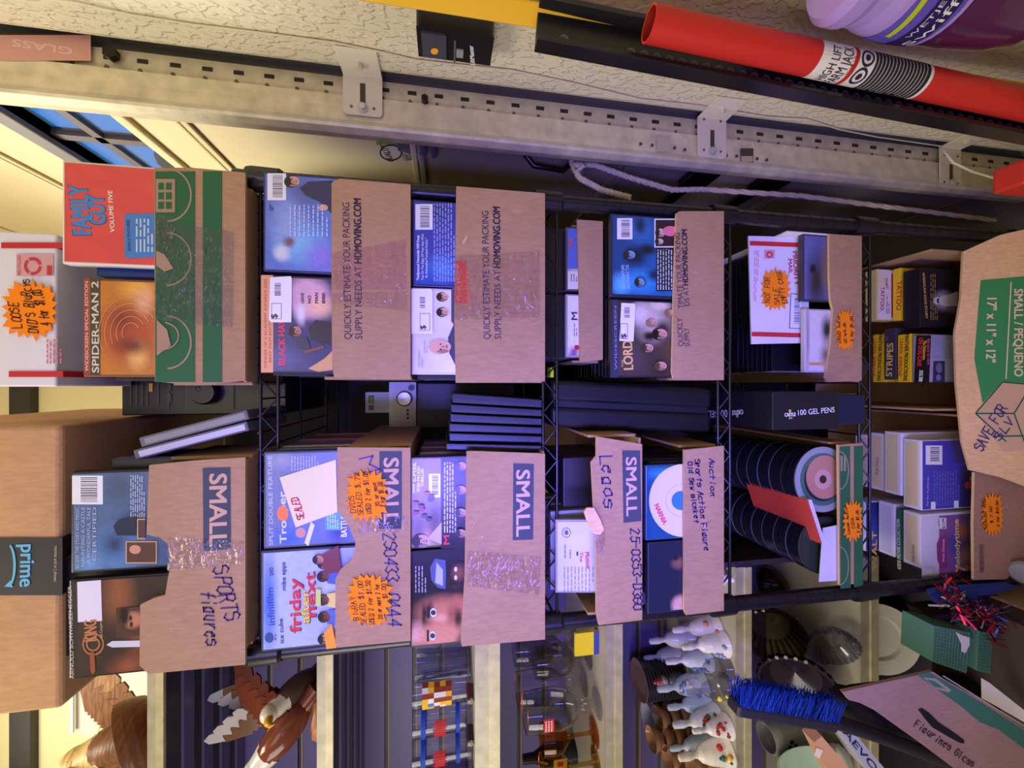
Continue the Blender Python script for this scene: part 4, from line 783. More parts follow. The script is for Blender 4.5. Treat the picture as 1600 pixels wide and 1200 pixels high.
# ---------------------------------------------------------------- third tier, right
zb = ZS[2]+.002; zu = Z0-.259
def pr(m, P):
    m.T(P, 'QUICKLY', (1068, 541), (1066, 497), 10, INK); m.T(P, 'TIMATE YOUR PACKING', (1068, 482), (1062, 364), 10, INK); m.T(P, 'SUPPLY', (1078, 541), (1076, 512), 9.5, INK); m.T(P, 'DS AT', (1077, 478), (1075, 448), 9.5, INK); m.T(P, 'HDMOVING.COM', (1075, 446), (1073, 359), 9.5, (44, 32, 60), True)
rb, x0, x1 = card_box('cardboard box at right of the third shelf holding fantasy film discs', .593, [(1057, 333), (1062, 330), (1120, 329), (1128, 340), (1128, 470), (1130, 590), (1120, 594), (1052, 591), (1050, 580), (1053, 450)], .30, zb, 1062, prints=pr)
def art(m, P, q):
    m.ART(P, q, ((40, 120, 196), (30, 70, 120)), [(1000, 440, 30, 20, (60, 160, 230), .9), (970, 445, 16, 20, (90, 180, 240), .8), (1040, 360, 24, 30, (26, 50, 84), .9), (1000, 360, 26, 20, (50, 110, 180), .8), (992, 400, 20, 18, (24, 34, 54), .6), (1012, 390, 16, 10, (20, 26, 44), .6), (1002, 440, 9, 9, (30, 44, 70), .5), (1000, 352, 10, 16, (30, 50, 80), .6), (1022, 430, 12, 10, (24, 40, 70), .7)])
    m.BAR(P, 964, 341, 988, 374); m.T(P, 'SIDE CREATURE', (977, 452), (975, 414), 5, (180, 206, 236)); m.T(P, 'ANTARCTIS', (984, 452), (982, 414), 5, (180, 206, 236)); m.R(P, 1025, 455, 1060, 386, (20, 24, 36)); m.LN(P, 1026, 453, 1060, 390, 8, (190, 200, 214), .4, 8)
    m.R(P, 1022, 342, 1060, 387, (226, 226, 236)); m.R(P, 1024, 344, 1060, 385, (50, 30, 40)); face(m, P, 1032, 364, 7, 7, (226, 196, 190)); face(m, P, 1030, 378, 6, 5, (226, 196, 190)); m.E(P, 1046, 362, 12, 8, (226, 120, 150)); face(m, P, 984, 399, 8, 7, (120, 160, 200)); face(m, P, 999, 442, 7, 7, (130, 160, 190))
c1 = case('bright blue underwater disc back cover at right of the third shelf', 'dvd_case', 954, 464, 333, .600, zb+.006, .0095, art, (40, 40, 56), border=.002)
def art(m, P, q):
    m.ART(P, q, (70, 58, 54), [(1020, 500, 30, 36, (200, 184, 172), .8), (1000, 490, 16, 20, (216, 204, 196), .6), (1035, 580, 26, 20, (60, 48, 44), .9), (985, 560, 26, 26, (84, 72, 74), .9), (1045, 545, 20, 20, (84, 66, 50), .8), (1035, 515, 14, 16, (64, 50, 46), .6), (1030, 478, 20, 8, (216, 200, 184), .6), (1015, 525, 12, 8, (40, 30, 28), .5)])
    m.R(P, 956, 468, 966, 590, (56, 56, 84)); m.T(P, 'WIDESCREEN', (964, 578), (963, 478), 3.8, (150, 150, 176))
    m.T(P, 'THE', (974, 574), (974, 562), 3.5, (226, 190, 120)); m.T(P, 'LORD', (989, 577), (987, 532), 16, (226, 186, 110), True)
    for u, v, r, h in ((1032, 522, 11, (36, 28, 26)), (1012, 544, 9, (70, 54, 44)), (1018, 505, 8, (150, 120, 90)), (1032, 572, 9, (90, 66, 46)), (1046, 490, 7, (140, 110, 80))): face(m, P, u, v, r, r*.8, (206, 160, 136), h)
    m.P(P, [(969, 474), (990, 475), (991, 480), (988, 534), (966, 533)], (236, 232, 246)); m.BAR(P, 969, 478, 985, 500, (236, 232, 246)); m.R(P, 967, 506, 979, 530, (120, 116, 140)); m.R(P, 968, 507, 978, 529, (236, 232, 246)); m.T(P, '$', (976, 529), (976, 522), 8, (40, 36, 50), True)
case('grey brown widescreen fantasy film case with price label on the third shelf', 'dvd_case', 954, 590, 467, .600, zb+.006, .0095, art, (36, 34, 46))
row('disc case filed behind the fantasy film covers on the third shelf', 'discs behind the fantasy film covers', 'dvd_case', 11, x0+.006, x0+.138, .616, zb+.006, zb+.192, [(70, 64, 70), (150, 140, 150), (60, 60, 100)])
row('disc case filed behind the bright blue cover on the third shelf', 'discs behind the bright blue cover', 'dvd_case', 11, x0+.143, clampx(0, x1-.006)[1], .616, zb+.006, zb+.192, [(60, 70, 120), (50, 46, 60)])
fb, x0, x1 = card_box('low plain cardboard box stacked over the fantasy films on the third shelf', .628, [(902, 342), (950, 344), (951, 460), (952, 562), (906, 566), (905, 450)], .20, zu, 900)
def art(m, P, q):
    m.ART(P, q, (190, 176, 160), [(885, 395, 20, 30, (90, 110, 190), .5), (870, 400, 10, 30, (70, 80, 120), .8)], 12, 12); m.R(P, 887, 357, 903, 420, (86, 104, 176)); m.LN(P, 888, 385, 894, 366, 1, (210, 80, 60), .7, 2); m.R(P, 887, 424, 903, 452, (214, 206, 196)); m.LN(P, 891, 440, 903, 428, 3, (90, 80, 80), .4, 3)
def cdart(m, P, q):
    m.ART(P, q, (224, 218, 226), [(898, 550, 6, 8, (180, 60, 80), .6), (895, 555, 9, 12, (110, 90, 130), .7)], 12, 12); m.T(P, 'M', (902, 500), (902, 488), 10, (60, 50, 70), True); m.LN(P, 896, 525, 903, 505, 2, (120, 110, 130), .4, 3); m.E(P, 901, 543, 4, 4, (190, 40, 60))
case('blue and cream music disc case in the low box on the third shelf', 'cd_case', 884, 454, 354, .634, zu+.006, .010, art, (70, 66, 70), cat='cd case')
case('white music disc case with red berries in the low box on third shelf', 'cd_case', 884, 558, 459, .634, zu+.006, .010, cdart, (150, 146, 150), cat='cd case')
row('music disc case filed in the right column of the low box on the third shelf', 'right column of music discs in the low box', 'cd_case', 12, aty(884, 454, .634).x, aty(884, 354, .634).x, .646, zu+.006, Z0-.160, [(60, 54, 60), (120, 100, 60), (70, 70, 90)], .0115, .0102, cat='cd case')
row('music disc case filed in the left column of the low box on the third shelf', 'left column of music discs in the low box', 'cd_case', 12, aty(884, 558, .634).x, aty(884, 459, .634).x, .646, zu+.006, Z0-.160, [(130, 126, 130), (60, 54, 60), (80, 60, 84)], .0115, .0102, cat='cd case')
# ---------------------------------------------------------------- third tier, left
def pr(m, P):
    m.P(P, [(972, 704), (1000, 704), (1002, 814), (974, 817)], NAVY); m.T(P, 'SMALL', (978, 715), (979, 806), 18, (206, 166, 146), True)
    m.H(P, 'Legos', (938, 712), (944, 796), 20, (70, 50, 120), 2.2); m.H(P, '25-0353-D360', (985, 826), (990, 956), 15, (66, 50, 104), 2.0)
def tp(m, P): m.P(P, [(930, 830), (945, 828), (944, 866), (932, 864)], (246, 240, 246))
lg, x0, x1 = card_box('cardboard box marked small with a torn flap at left of the third shelf', .57, [(932, 682), (1004, 694), (1010, 960), (1011, 968), (936, 977), (932, 960), (931, 850), (934, 838), (928, 800), (924, 722), (932, 712)], .31, zu-.04, 926, prints=pr, taped=tp)
P = PY(.569); m = MB(); pts = [P.at(*p) for p in ((911, 798), (916, 792), (926, 792), (936, 810), (942, 826), (936, 834), (926, 832), (918, 820))]; m.prism(P, [(p.x, p.y) for p in pts], .001, .005, (226, 186, 140)); m.build('torn_flap', 'cardboard', lg, .001)
def art(m, P, q):
    m.ART(P, q, (210, 206, 224), [], 4, 4); m.ring(P, 885, 832, 7, 8, 1.2, (90, 84, 100)); m.E(P, 885, 832, 3, 4, (90, 84, 100)); m.T(P, 'The', (906, 862), (906, 878), 5, (200, 40, 60), True); m.T(P, 'Motion', (914, 863), (916, 888), 7, (200, 40, 60), True); m.LN(P, 880, 872, 896, 850, 2, (140, 134, 160), .3, 4); m.LN(P, 880, 885, 930, 925, 9, (140, 134, 160), .25, 4); m.LN(P, 900, 862, 903, 872, 1, (60, 60, 70), .9, 1)
# a tilted white disc case leaning out of the box
cz = thing('cd_case', 'tilted white music disc case with red words in the torn left box', 'cd case', aty(930, 890, .60))
p00, p10, p11 = aty(868, 925, .60), aty(868, 817, .60), aty(942, 836, .576); PLc = PL(aty(868, 925, .608), (1, 0, 0), (0, .17, 1))
a, b = PLc.at(868, 926), PLc.at(878, 812); m = MB(); h_ = .135; m.obox(PLc, a.x, b.x, a.y-h_+.02, a.y, -.010, 0, (150, 148, 160)); m.build('case', 'black_plastic', cz, .001); m = MB(); P2 = PL(PLc.w(0, 0, .0004), PLc.ex, PLc.ez); art(m, P2, (a.x+.003, a.y-h_+.024, b.x-.003, a.y-.003)); m.build('cover_sheet', 'sleeve', cz)
for k in range(6):
    m = MB(); y = .625+k*.013; X = aty(868, 925, .60).x+.002*k; m.box((X-.01, y, zu-.033), (X+.118, y+.010, Z0-.168-.003*(k % 3)), (70, 66, 80) if k % 2 else (150, 148, 160)); r = solo(m, 'cd_case', 'black_plastic', 'music disc case filed behind the tilted white one in the torn left box', 'cd case', 'discs behind the tilted white case', bevel=.001)
m = MB(); y = .64; a, b = aty(866, 806, y), aty(866, 712, y); m.box((a.x+.012, y, zu-.033), (b.x-.004, y+.14, Z0+aty(880, 700, y).z-Z0), (46, 40, 46)); solo(m, 'brown_case', 'satin_plastic', 'dark brown album standing in the torn left box on third shelf', 'album', bevel=.002)
def pr(m, P):
    m.H(P, 'Auction', (1108, 716), (1110, 778), 9, (66, 50, 110), 1.7); m.H(P, 'Sports Action Figure', (1085, 718), (1100, 862), 9, (66, 50, 110), 1.7); m.H(P, 'Old Sew blanket', (1074, 722), (1085, 818), 8, (66, 50, 110), 1.7)
def tp(m, P): m.P(P, [(1090, 830), (1108, 812), (1111, 816), (1094, 834)], (250, 248, 250))
au, x0, x1 = card_box('cardboard box with purple handwriting below the torn box on third shelf', .593, [(1069, 703), (1120, 697), (1123, 702), (1125, 955), (1072, 961), (1069, 954)], .32, zb, 1072, prints=pr, taped=tp)
def art(m, P, q):
    m.ART(P, q, (30, 84, 130), [(1040, 740, 40, 10, (60, 150, 180), .9)], 10, 10); m.E(P, 1068, 782, 54, 57, (228, 214, 234), 40); m.E(P, 1064, 782, 15, 15, (60, 130, 190), 28); m.ring(P, 1066, 782, 26, 26, .8, (190, 180, 204)); m.T(P, 'NARNIA', (1022, 790), (1036, 820), 8, (222, 50, 60), True)
case('clear case with white disc and red word in the lower left box on third shelf', 'cd_case', 1009, 845, 727, .600, zb+.006, .010, art, (50, 80, 120), cat='cd case')
def art(m, P, q): m.ART(P, q, (36, 40, 62), [(1062, 945, 14, 16, (206, 160, 150), .4), (1060, 880, 12, 10, (130, 90, 80), .6), (1056, 872, 5, 4, (40, 30, 34), .5), (1070, 940, 4, 20, (190, 120, 100), .5)])
case('dark portrait music disc case in the lower left box on third shelf', 'cd_case', 1012, 960, 848, .600, zb+.006, .010, art, (44, 46, 66), cat='cd case')
xr = aty(1009, 727, .600).x
row('music disc case filed behind the white disc on the third shelf', 'music discs behind the white disc', 'cd_case', 16, xr-.118, xr, .613, zb+.006, Z0-.332, [(90, 96, 150), (40, 40, 60), (60, 60, 90)], .0112, .0102, cat='cd case')
row('music disc case filed behind the dark portrait on the third shelf', 'music discs behind the dark portrait', 'cd_case', 16, clampx(xr-.240, 0)[0], xr-.122, .613, zb+.006, Z0-.334, [(40, 40, 60), (70, 66, 80)], .0112, .0102, cat='cd case')
# hard case standing in the gap
hc = thing('hard_case', 'black plastic tool case standing upright in the gap of third shelf', 'tool case', Vector((-.03, .70, zb)))
a, b = aty(868, 672, .62), aty(1104, 600, .62); xa, xb = aty(900, 660, .62).x, aty(900, 587, .62).x
m = MB(); zt = Z0-.168
tl = Vector((.10, 0, 1)).normalized(); P = PL((xa+.012, .62, zb+.001), (1, 0, -.0), (0, 0, 1))
def skewbox(m, x0, x1, y0, y1, z0, z1, k, col):
    vs = [(x+k*(z-z0), y, z) for z in (z0, z1) for x, y in ((x0, y0), (x1, y0), (x1, y1), (x0, y1))]; return m.add(vs, [(0, 3, 2, 1), (4, 5, 6, 7), (0, 1, 5, 4), (1, 2, 6, 5), (2, 3, 7, 6), (3, 0, 4, 7)], col)
xbse = aty(1106, 668, .62).x; k = (xa-xbse)/(zt-zb)*-1
wd = xb-xa
sk = (aty(885, 630, .62).x-aty(1100, 642, .62).x)/(zt-zb)
xm_ = aty(1104, 642, .62).x
m = MB(); skewbox(m, xm_+.004, xm_+wd*.5, .62, .90, zb+.001, zt, sk, (15, 15, 20)); m.build('lid_shell', 'satin_plastic', hc, .008, 3)
m = MB(); skewbox(m, xm_-wd*.5, xm_-.004, .622, .90, zb+.001, zt, sk, (14, 14, 19)); m.build('base_shell', 'satin_plastic', hc, .008, 3)
m = MB(); skewbox(m, xm_-.006, xm_+.006, .626, .895, zb+.006, zt-.006, sk, (24, 23, 34)); m.build('seam_band', 'satin_plastic', hc)
q = aty(904, 586, .62); m = MB(); m.box((q.x-.004, .6205, zt-.004), (q.x+.012, .64, zt+.001), (200, 220, 30)); m.build('yellow_tag', 'paper', hc)

# ---------------------------------------------------------------- fourth tier, right
zb = ZS[3]+.002
mb_, x0, x1 = card_box('cardboard box of music discs with orange sign at right of fourth shelf', .606, [(1296, 366), (1341, 368), (1342, 480), (1341, 595), (1294, 597), (1290, 590), (1298, 540), (1302, 484), (1298, 470), (1296, 430)], .32, zb, 1338)
m = MB(); a = aty(1132, 350, .62); pz = [(1343, 366, .58), (1136, 343, .80)]
q0, q1 = aty(1342, 364, .583), aty(1298, 359, .583); x_ = min(q0.x+.004, .2745)
m.box((x_, .612, zb+.004), (x_+.004, .90, zb+.150), (232, 226, 226)); solo(m, 'white_flap', 'cardboard', 'white folded card standing along the right side of music box', 'card', bevel=.001)
star_sign('orange starburst sign pricing music discs on the right box of fourth shelf', 1320, 516, 17, 36, PY(.6045), [('CASED Audio', (1313, 536), (1311, 494), 5), ("CD's/4.00", (1322, 536), (1320, 504), 5), ('2 for $1.00', (1332, 534), (1331, 494), 5)])
def art(m, P, q): m.ART(P, q, ((60, 62, 70), (110, 110, 180)), [(1275, 440, 16, 50, (60, 52, 50), .8), (1290, 420, 8, 40, (120, 96, 80), .8), (1270, 420, 6, 8, (30, 30, 34), .6)])
case('landscape music disc case beside the white mail card on the fourth shelf', 'cd_case', 1254, 470, 365, .6115, zb+.006, .010, art, (60, 56, 66), cat='cd case')
def art(m, P, q):
    m.ART(P, q, (216, 208, 222), [(1262, 525, 3, 60, (150, 140, 160), .8), (1292, 515, 10, 24, (50, 44, 54), .7), (1290, 555, 10, 20, (130, 110, 106), .8)]); m.R(P, 1264, 566, 1300, 571, (206, 160, 110))
case('white music disc case with dark swirl beside the mail card on fourth shelf', 'cd_case', 1258, 582, 482, .6115, zb+.006, .010, art, (190, 184, 196), cat='cd case')
xr = aty(1254, 470, .59).x
row('dark music disc case in the right column behind the mail card', 'right column of music discs behind the mail card', 'cd_case', 19, xr, clampx(0, xr+.118)[1], .664, zb+.006, zb+.136, [(60, 60, 90), (40, 38, 52), (110, 100, 130), (50, 46, 60)], .0125, .0105, cat='cd case')
row('music disc case with light spine in the left column behind the mail card', 'left column of music discs behind the mail card', 'cd_case', 19, xr-.119, xr-.004, .664, zb+.006, zb+.132, [(150, 140, 150), (250, 246, 240), (90, 84, 90), (240, 170, 80), (110, 110, 150), (250, 250, 250), (210, 90, 60)], .0125, .0105, cat='cd case')
mc = thing('mail_card', 'white mail card with red stripes standing over the music discs', 'card', aty(1255, 455, .61)); PM = PL((0, .626, Z0-.64), (1, 0, -.02), (0, .25, 1))
c4 = [PM.at(*p) for p in ((1165, 367), (1258, 371), (1263, 536), (1173, 536))]; m = MB(); m.prism(PM, [(p.x, p.y) for p in c4], -.004, 0, (222, 216, 238)); m.build('card', 'paper', mc, .0005)
P = PL(PM.w(0, 0, .0002), PM.ex, PM.ez); m = MB()
m.P(P, [(1167, 375), (1258, 380), (1258, 387), (1167, 382)], RED); m.P(P, [(1173, 517), (1263, 521), (1263, 528), (1173, 524)], RED); m.R(P, 1190, 390, 1206, 403, (216, 150, 164)); m.ring(P, 1198, 397, 5, 5, 2, (190, 50, 70)); m.T(P, 'PRIORITY', (1234, 393), (1238, 446), 7, (190, 60, 90), True); m.T(P, 'MAIL', (1227, 405), (1229, 428), 6, (190, 60, 90), True)
m.LN(P, 1174, 390, 1182, 470, 3, (206, 130, 150), .35, 6); m.P(P, [(1232, 458), (1248, 460), (1251, 514), (1231, 513)], (70, 66, 110)); m.P(P, [(1233, 459), (1247, 461), (1250, 513), (1232, 512)], (222, 216, 238)); m.BAR(P, 1234, 463, 1249, 510, (222, 216, 238), (60, 80, 130)); m.build('printed_lettering', 'print', mc)
star_sign('orange starburst sign about empty cases on the white mail card', 1208, 452, 26, 37, PL(PM.w(0, 0, .0015), PM.ex, PM.ez), [('NOT FOR', (1200, 472), (1199, 432), 8), ('SALE', (1215, 476), (1213, 448), 8), ('EMPTY CASE', (1226, 474), (1216, 422), 7)])
# ---------------------------------------------------------------- fourth tier, left
def pr(m, P):
    m.P(P, [(1312, 698), (1328, 697), (1329, 918), (1313, 920)], GREEN); m.P(P, [(1334, 697), (1348, 697), (1348, 914), (1334, 918)], GREEN)
    m.ring(P, 1312, 735, 14, 30, 1.5, (150, 150, 120), -90, 90); m.ring(P, 1312, 884, 14, 30, 1.5, (150, 150, 120), -90, 90)
    for k in range(2): m.R(P, 1313+k*5, 712, 1316+k*5, 736, (150, 150, 120))
gb, x0, x1 = card_box('low green striped box of disc spindles at left of the fourth shelf', .606, [(1310, 695), (1347, 692), (1351, 700), (1353, 910), (1348, 918), (1312, 922), (1311, 800)], .34, zb, 1312, prints=pr)
star_sign('orange starburst sign pricing loose audio discs on the green striped box', 1332, 814, 17, 35, PY(.6045), [('Loose Audio', (1327, 834), (1323, 792), 5), ('CDs', (1334, 824), (1332, 808), 5), ('3 for $1.00', (1342, 832), (1340, 796), 5)])
def spindle(label, cu, cv, Y, n, r, cover, tilt):
    c = aty(cu, cv, Y); c.z = max(c.z, zb+.006+r); ax = Vector((tilt, 1, 0)).normalized(); sp = thing('disc_spindle', label, 'disc spindle', (c.x, Y+n*.0013, zb))
    m = MB(); prof = []
    for k in range(n):
        h = k*.0026; cc = (28, 28, 36) if (k*k) % 11 else (92, 92, 112); rr = r+random.uniform(-.0006, .0006); prof += [(rr, h, cc), (rr, h+.0012, cc), (r-.0035, h+.0013, (14, 14, 18)), (r-.0035, h+.0025, (14, 14, 18))]
    m.lathe([(0, 0)]+prof+[(0, n*.0026)], c, (28, 28, 36), ax, 40); m.build('disc_stack', 'ceramic', sp)
    m = MB(); e = ax.cross(Vector((0, 0, 1))).normalized(); P = PL(c-ax*.0006, (ax.y, -ax.x, 0), (0, 0, 1)); cover(m, P, r); m.build('top_disc', 'sleeve', sp); return sp
def circ(m, P, r0, r1, a, b, col, n=36):
    h = m.up()
    for k in range(n):
        q, q2 = 2*math.pi*k/n, 2*math.pi*(k+1)/n; m.face([P.w(a+r1*math.cos(q), b+r1*math.sin(q), h), P.w(a+r1*math.cos(q2), b+r1*math.sin(q2), h), P.w(a+r0*math.cos(q2), b+r0*math.sin(q2), h), P.w(a+r0*math.cos(q), b+r0*math.sin(q), h)], col)
def cov(m, P, r):
    circ(m, P, 0, r, 0, 0, (40, 40, 50)); circ(m, P, r*.8, r*.99, 0, 0, (150, 156, 160)); circ(m, P, r*.66, r*.8, 0, 0, (70, 110, 100)); circ(m, P, 0, r*.66, .004, -.004, (190, 136, 116)); circ(m, P, .0075, .018, 0, 0, (200, 160, 150)); circ(m, P, 0, .0075, 0, 0, (60, 40, 40))
spindle('tall stack of discs with pink top disc lying in the green striped box', 1304, 748, .622, 112, .060, cov, -.03)
def cov2(m, P, r): circ(m, P, 0, r, 0, 0, (40, 44, 40)); circ(m, P, r*.3, r*.96, 0, 0, (46, 52, 46)); circ(m, P, 0, .0075, 0, 0, (160, 160, 160))
spindle('lower stack of dark discs lying at the left in the green striped box', 1306, 850, .626, 110, .053, cov2, 0)
wc = thing('white_card', 'white card standing in front of dark discs at left end of the green box', 'card', aty(1310, 880, .612)); P = PY(.6125); m = MB(); pts = [P.at(*p) for p in ((1286, 825), (1311, 820), (1314, 910), (1280, 931), (1282, 880))]; pts[-2].x = max(pts[-2].x, -.356); m.prism(P, [(max(p.x, -.357), p.y) for p in pts], -.001, 0, (214, 210, 232)); m.build('card', 'paper', wc)
for k, (c, lab) in enumerate((((222, 214, 226), 'lowest paper booklet between the two disc stacks'), ((216, 208, 220), 'second paper booklet between the two disc stacks'), ((190, 66, 56), 'red covered booklet lying between the two disc stacks'))):
    z0 = aty(1300, 796, .60).z; xk = aty(1300, 806, .60).x
    m = MB(); P = PL((xk+.006*k, .603, Z0-.665+.004*k), (.5, 0, .85), (-.85, 0, .5)); m = MB()
    vs = []
    for (s, y, n_) in ((0, .605, 0), (.085, .605, 0), (.085, .75, 0), (0, .75, 0), (0, .605, .003), (.085, .605, .003), (.085, .75, .003), (0, .75, .003)): vs.append((xk-.050+s*.93+.0*k, y, Z0-.668+.004*k+n_+s*.34))
    m.add(vs, [(0, 3, 2, 1), (4, 5, 6, 7), (0, 1, 5, 4), (1, 2, 6, 5), (2, 3, 7, 6), (3, 0, 4, 7)], c); solo(m, 'paper_booklet', 'sleeve', lab, 'booklet')
gp = thing('pen_box', 'black box of gel pens with white lettering lying on the disc stack', 'box', Vector((-.03, .66, Z0-.66)))
P = PY(.585); a, b = P.at(1312, 672), P.at(1204, 606); zt_ = Z0+P.at(1207, 640).y; zb_ = Z0+P.at(1311, 640).y; xa, xb = P.at(1260, 671).x, P.at(1260, 612).x
m = MB(); m.box((xa, .585, zb_), (xb, .80, zt_), (30, 29, 36)); m.build('carton', 'black_plastic', gp, .001)
P = PY(.5847); m = MB(); m.T(P, '100 GEL PENS', (1247, 649), (1304, 644), 7.5, WHITE); m.T(P, 'CASTLE', (1226, 651), (1243, 650), 5, WHITE, True); m.T(P, 'ARTS', (1232, 655), (1238, 654.5), 2.5, WHITE); m.P(P, [(1232, 640), (1236, 640), (1236, 643), (1234, 645), (1232, 643)], (214, 176, 70))
P = PL((0, 0, zt_+.0003), (1, 0, 0), (0, 1, 0)); m.T(P, 'CASTLE', (1161, 640), (1144, 642), 5, WHITE, True); m.T(P, '100 GEL PENS', (1140, 640), (1085, 643), 7.5, WHITE); m.P(P, [(1151, 652), (1154, 652), (1154, 648), (1151, 648)], (214, 176, 70)); m.build('printed_lettering', 'print', gp)
m = MB(); m.box((xa+.006, .60, zb), (xb-.006, .78, zb_-.001), (34, 36, 60)); solo(m, 'dark_tin', 'satin_plastic', 'dark blue tin under the black pen box on the fourth shelf', 'tin', bevel=.002)
m = MB(); a = aty(1318, 622, .60); P = PL((a.x, .615, zb+.001), (1, 0, .1), (-.1, 0, 1)); m.obox(P, -.004, .008, 0, .055, -.08, 0, (150, 146, 170)); solo(m, 'white_packet', 'paper', 'pale packet standing at right of the pen box on the fourth shelf', 'packet', bevel=.001)
# ---------------------------------------------------------------- bottom tier: video tapes
zb = ZS[4]+.008
def tape_box(label, Yf, T, vl, vr, utop_v, H, body, topart=None, frontart=None, name='tape_case', kind='sleeve', cat='video tape', rx=None):
    zt = zb+H-.006
    # pixel row of the front top edge follows from Yf and zt
    d = Vector((0, Yf, zt-Z0)); yc = (d.z*CT+d.y*ST)/(d.y*CT-d.z*ST); u = 800-yc*FPX
    x0, x1 = max(aty(u, vl, Yf).x, -.3575), aty(u, vr, Yf).x
    r = thing(name, label, cat, ((x0+x1)/2, Yf+T/2, zb)); m = MB(); m.box((x0, Yf, zb), (x1, Yf+T, zt), body); m.build('case', kind, r, .0012)
    if topart: m = MB(); topart(m, PL((0, 0, zt+.0001), (1, 0, 0), (0, 1, 0)), x0, x1, u); m.build('top_print', 'print', r)
    if frontart: m = MB(); frontart(m, PY(Yf-.0003), (x0+.002, zb-Z0+.003, x1-.002, zt-Z0-.002), u); m.build('cover_sheet', kind, r)
    return r
YEL = (240, 196, 36)
def gray(m, P, q, u):
    m.ART(P, q, (170, 164, 196), [], 12, 12); m.R(P, 1466, 540, 1476, 598, (60, 56, 80)) if False else None; m.P(P, [(1458, 564), (1476, 564), (1476, 598), (1457, 597)], (64, 60, 86)); m.E(P, 1467, 575, 5, 8, (120, 114, 150)); m.E(P, 1466, 590, 4, 5, (130, 124, 160)); m.LN(P, 1456, 560, 1486, 526, 9, (140, 134, 168), .4, 5)
def gtop(m, P, x0, x1, u):
    m.P(P, [(1432, 524), (1455, 524), (1452, 598), (1428, 598)], (28, 24, 30)); m.T(P, 'ON DOG CAVE', (1436, 528), (1433, 572), 6, (226, 60, 60), True); m.T(P, 'The Dobermans', (1443, 532), (1442, 562), 4, (230, 180, 50), True); m.T(P, 'Big story to view', (1449, 530), (1449, 570), 4, (200, 70, 120), True); m.T(P, 'BUD 2000', (1437, 594), (1437, 578), 5, WHITE, True) if False else m.T(P, 'DOG 2000', (1437, 579), (1436, 596), 5, WHITE, True)
tape_box('grey and black dog video tape at front of the lower right column on bottom shelf', .628, .024, 597, 522, 0, .190, (150, 144, 176), gtop, gray)
def pan(m, P, x0, x1, u): m.T(P, 'PANTHER PRODUCTIONS', (u-16, 522), (u-19, 592), 5.2, (50, 40, 30), True); m.T(P, 'LEARN  IMPROVE', (u-6, 527), (u-9, 588), 4.5, (206, 80, 40), True)
def pan(m, P, x0, x1, u):
    m.T(P, 'PANTHER PRODUCTIONS', (u-9, 522), (u-12, 595), 5.4, (50, 40, 30), True); m.T(P, 'LEARN  IMPROVE', (u-17, 530), (u-20, 588), 4.6, (206, 80, 40), True)
def st_(m, P, x0, x1, u): m.T(P, 'STRIPES', (u-6, 588), (u-4, 536), 9, (226, 196, 110), True); m.T(P, '57', (u-12, 532), (u-11, 526), 4, (150, 140, 150))
tape_box('yellow martial arts video tape in front of the grey western tape', .654, .024, 597, 521, 0, .190, YEL, pan)
tape_box('dark grey comedy video tape with gold title between two yellow tapes', .680, .022, 593, 512, 0, .192, (66, 60, 72), st_)
tape_box('yellow martial arts video tape behind the dark grey comedy tape', .704, .024, 597, 521, 0, .188, YEL, pan)
def amer(m, P, q, u):
    m.ART(P, q, (40, 34, 42), [(1475, 470, 16, 16, (176, 160, 190), .6), (1490, 478, 16, 12, (130, 100, 120), .7)], 30, 30); m.T(P, 'AMERICAN DOG STORY', (1441, 426), (1446, 498), 4.5, (214, 180, 100), True); m.LN(P, 1453, 500, 1466, 428, 4, (170, 140, 80), .35, 6)
    m.E(P, 1464, 470, 6, 6, (206, 196, 206)); m.E(P, 1466, 470, 3, 4, (50, 44, 54)); m.E(P, 1478, 470, 12, 9, (206, 194, 206)); m.P(P, [(1478, 462), (1496, 455), (1496, 478), (1480, 478)], (196, 184, 200))
tape_box('black dog story video tape with white figure at right of the bottom shelf', .638, .030, 511, 418, 0, .190, (34, 30, 36), None, amer)
def tat(m, P, x0, x1, u): m.T(P, 'TATTOO', (u-5, 440), (u-6, 485), 7, (200, 60, 40), True)
tape_box('thin yellow video tape with red lettering behind the black dog tape', .672, .014, 500, 418, 0, .192, YEL, tat)
def wr(m, P, q, u):
    m.ART(P, q, (222, 214, 222), [(u+5, 440, 8, 14, (236, 220, 140), .7)], 12, 12); m.T(P, 'THAT', (u+12, 434), (u+14, 452), 5, (50, 40, 50), True); m.T(P, 'TATTOO', (u+6, 448), (u+5, 484), 7, (190, 60, 50), True); m.R(P, u+22, 428, u+48, 496, (196, 50, 50)); m.LN(P, u+25, 490, u+42, 432, 4, (230, 120, 110), .3, 5); m.LN(P, u+14, 490, u+20, 460, 2, (90, 80, 160), .4, 3)
tape_box('white and red video tape standing at back right of the bottom shelf', .690, .024, 500, 420, 0, .226, (226, 206, 130), None, wr)
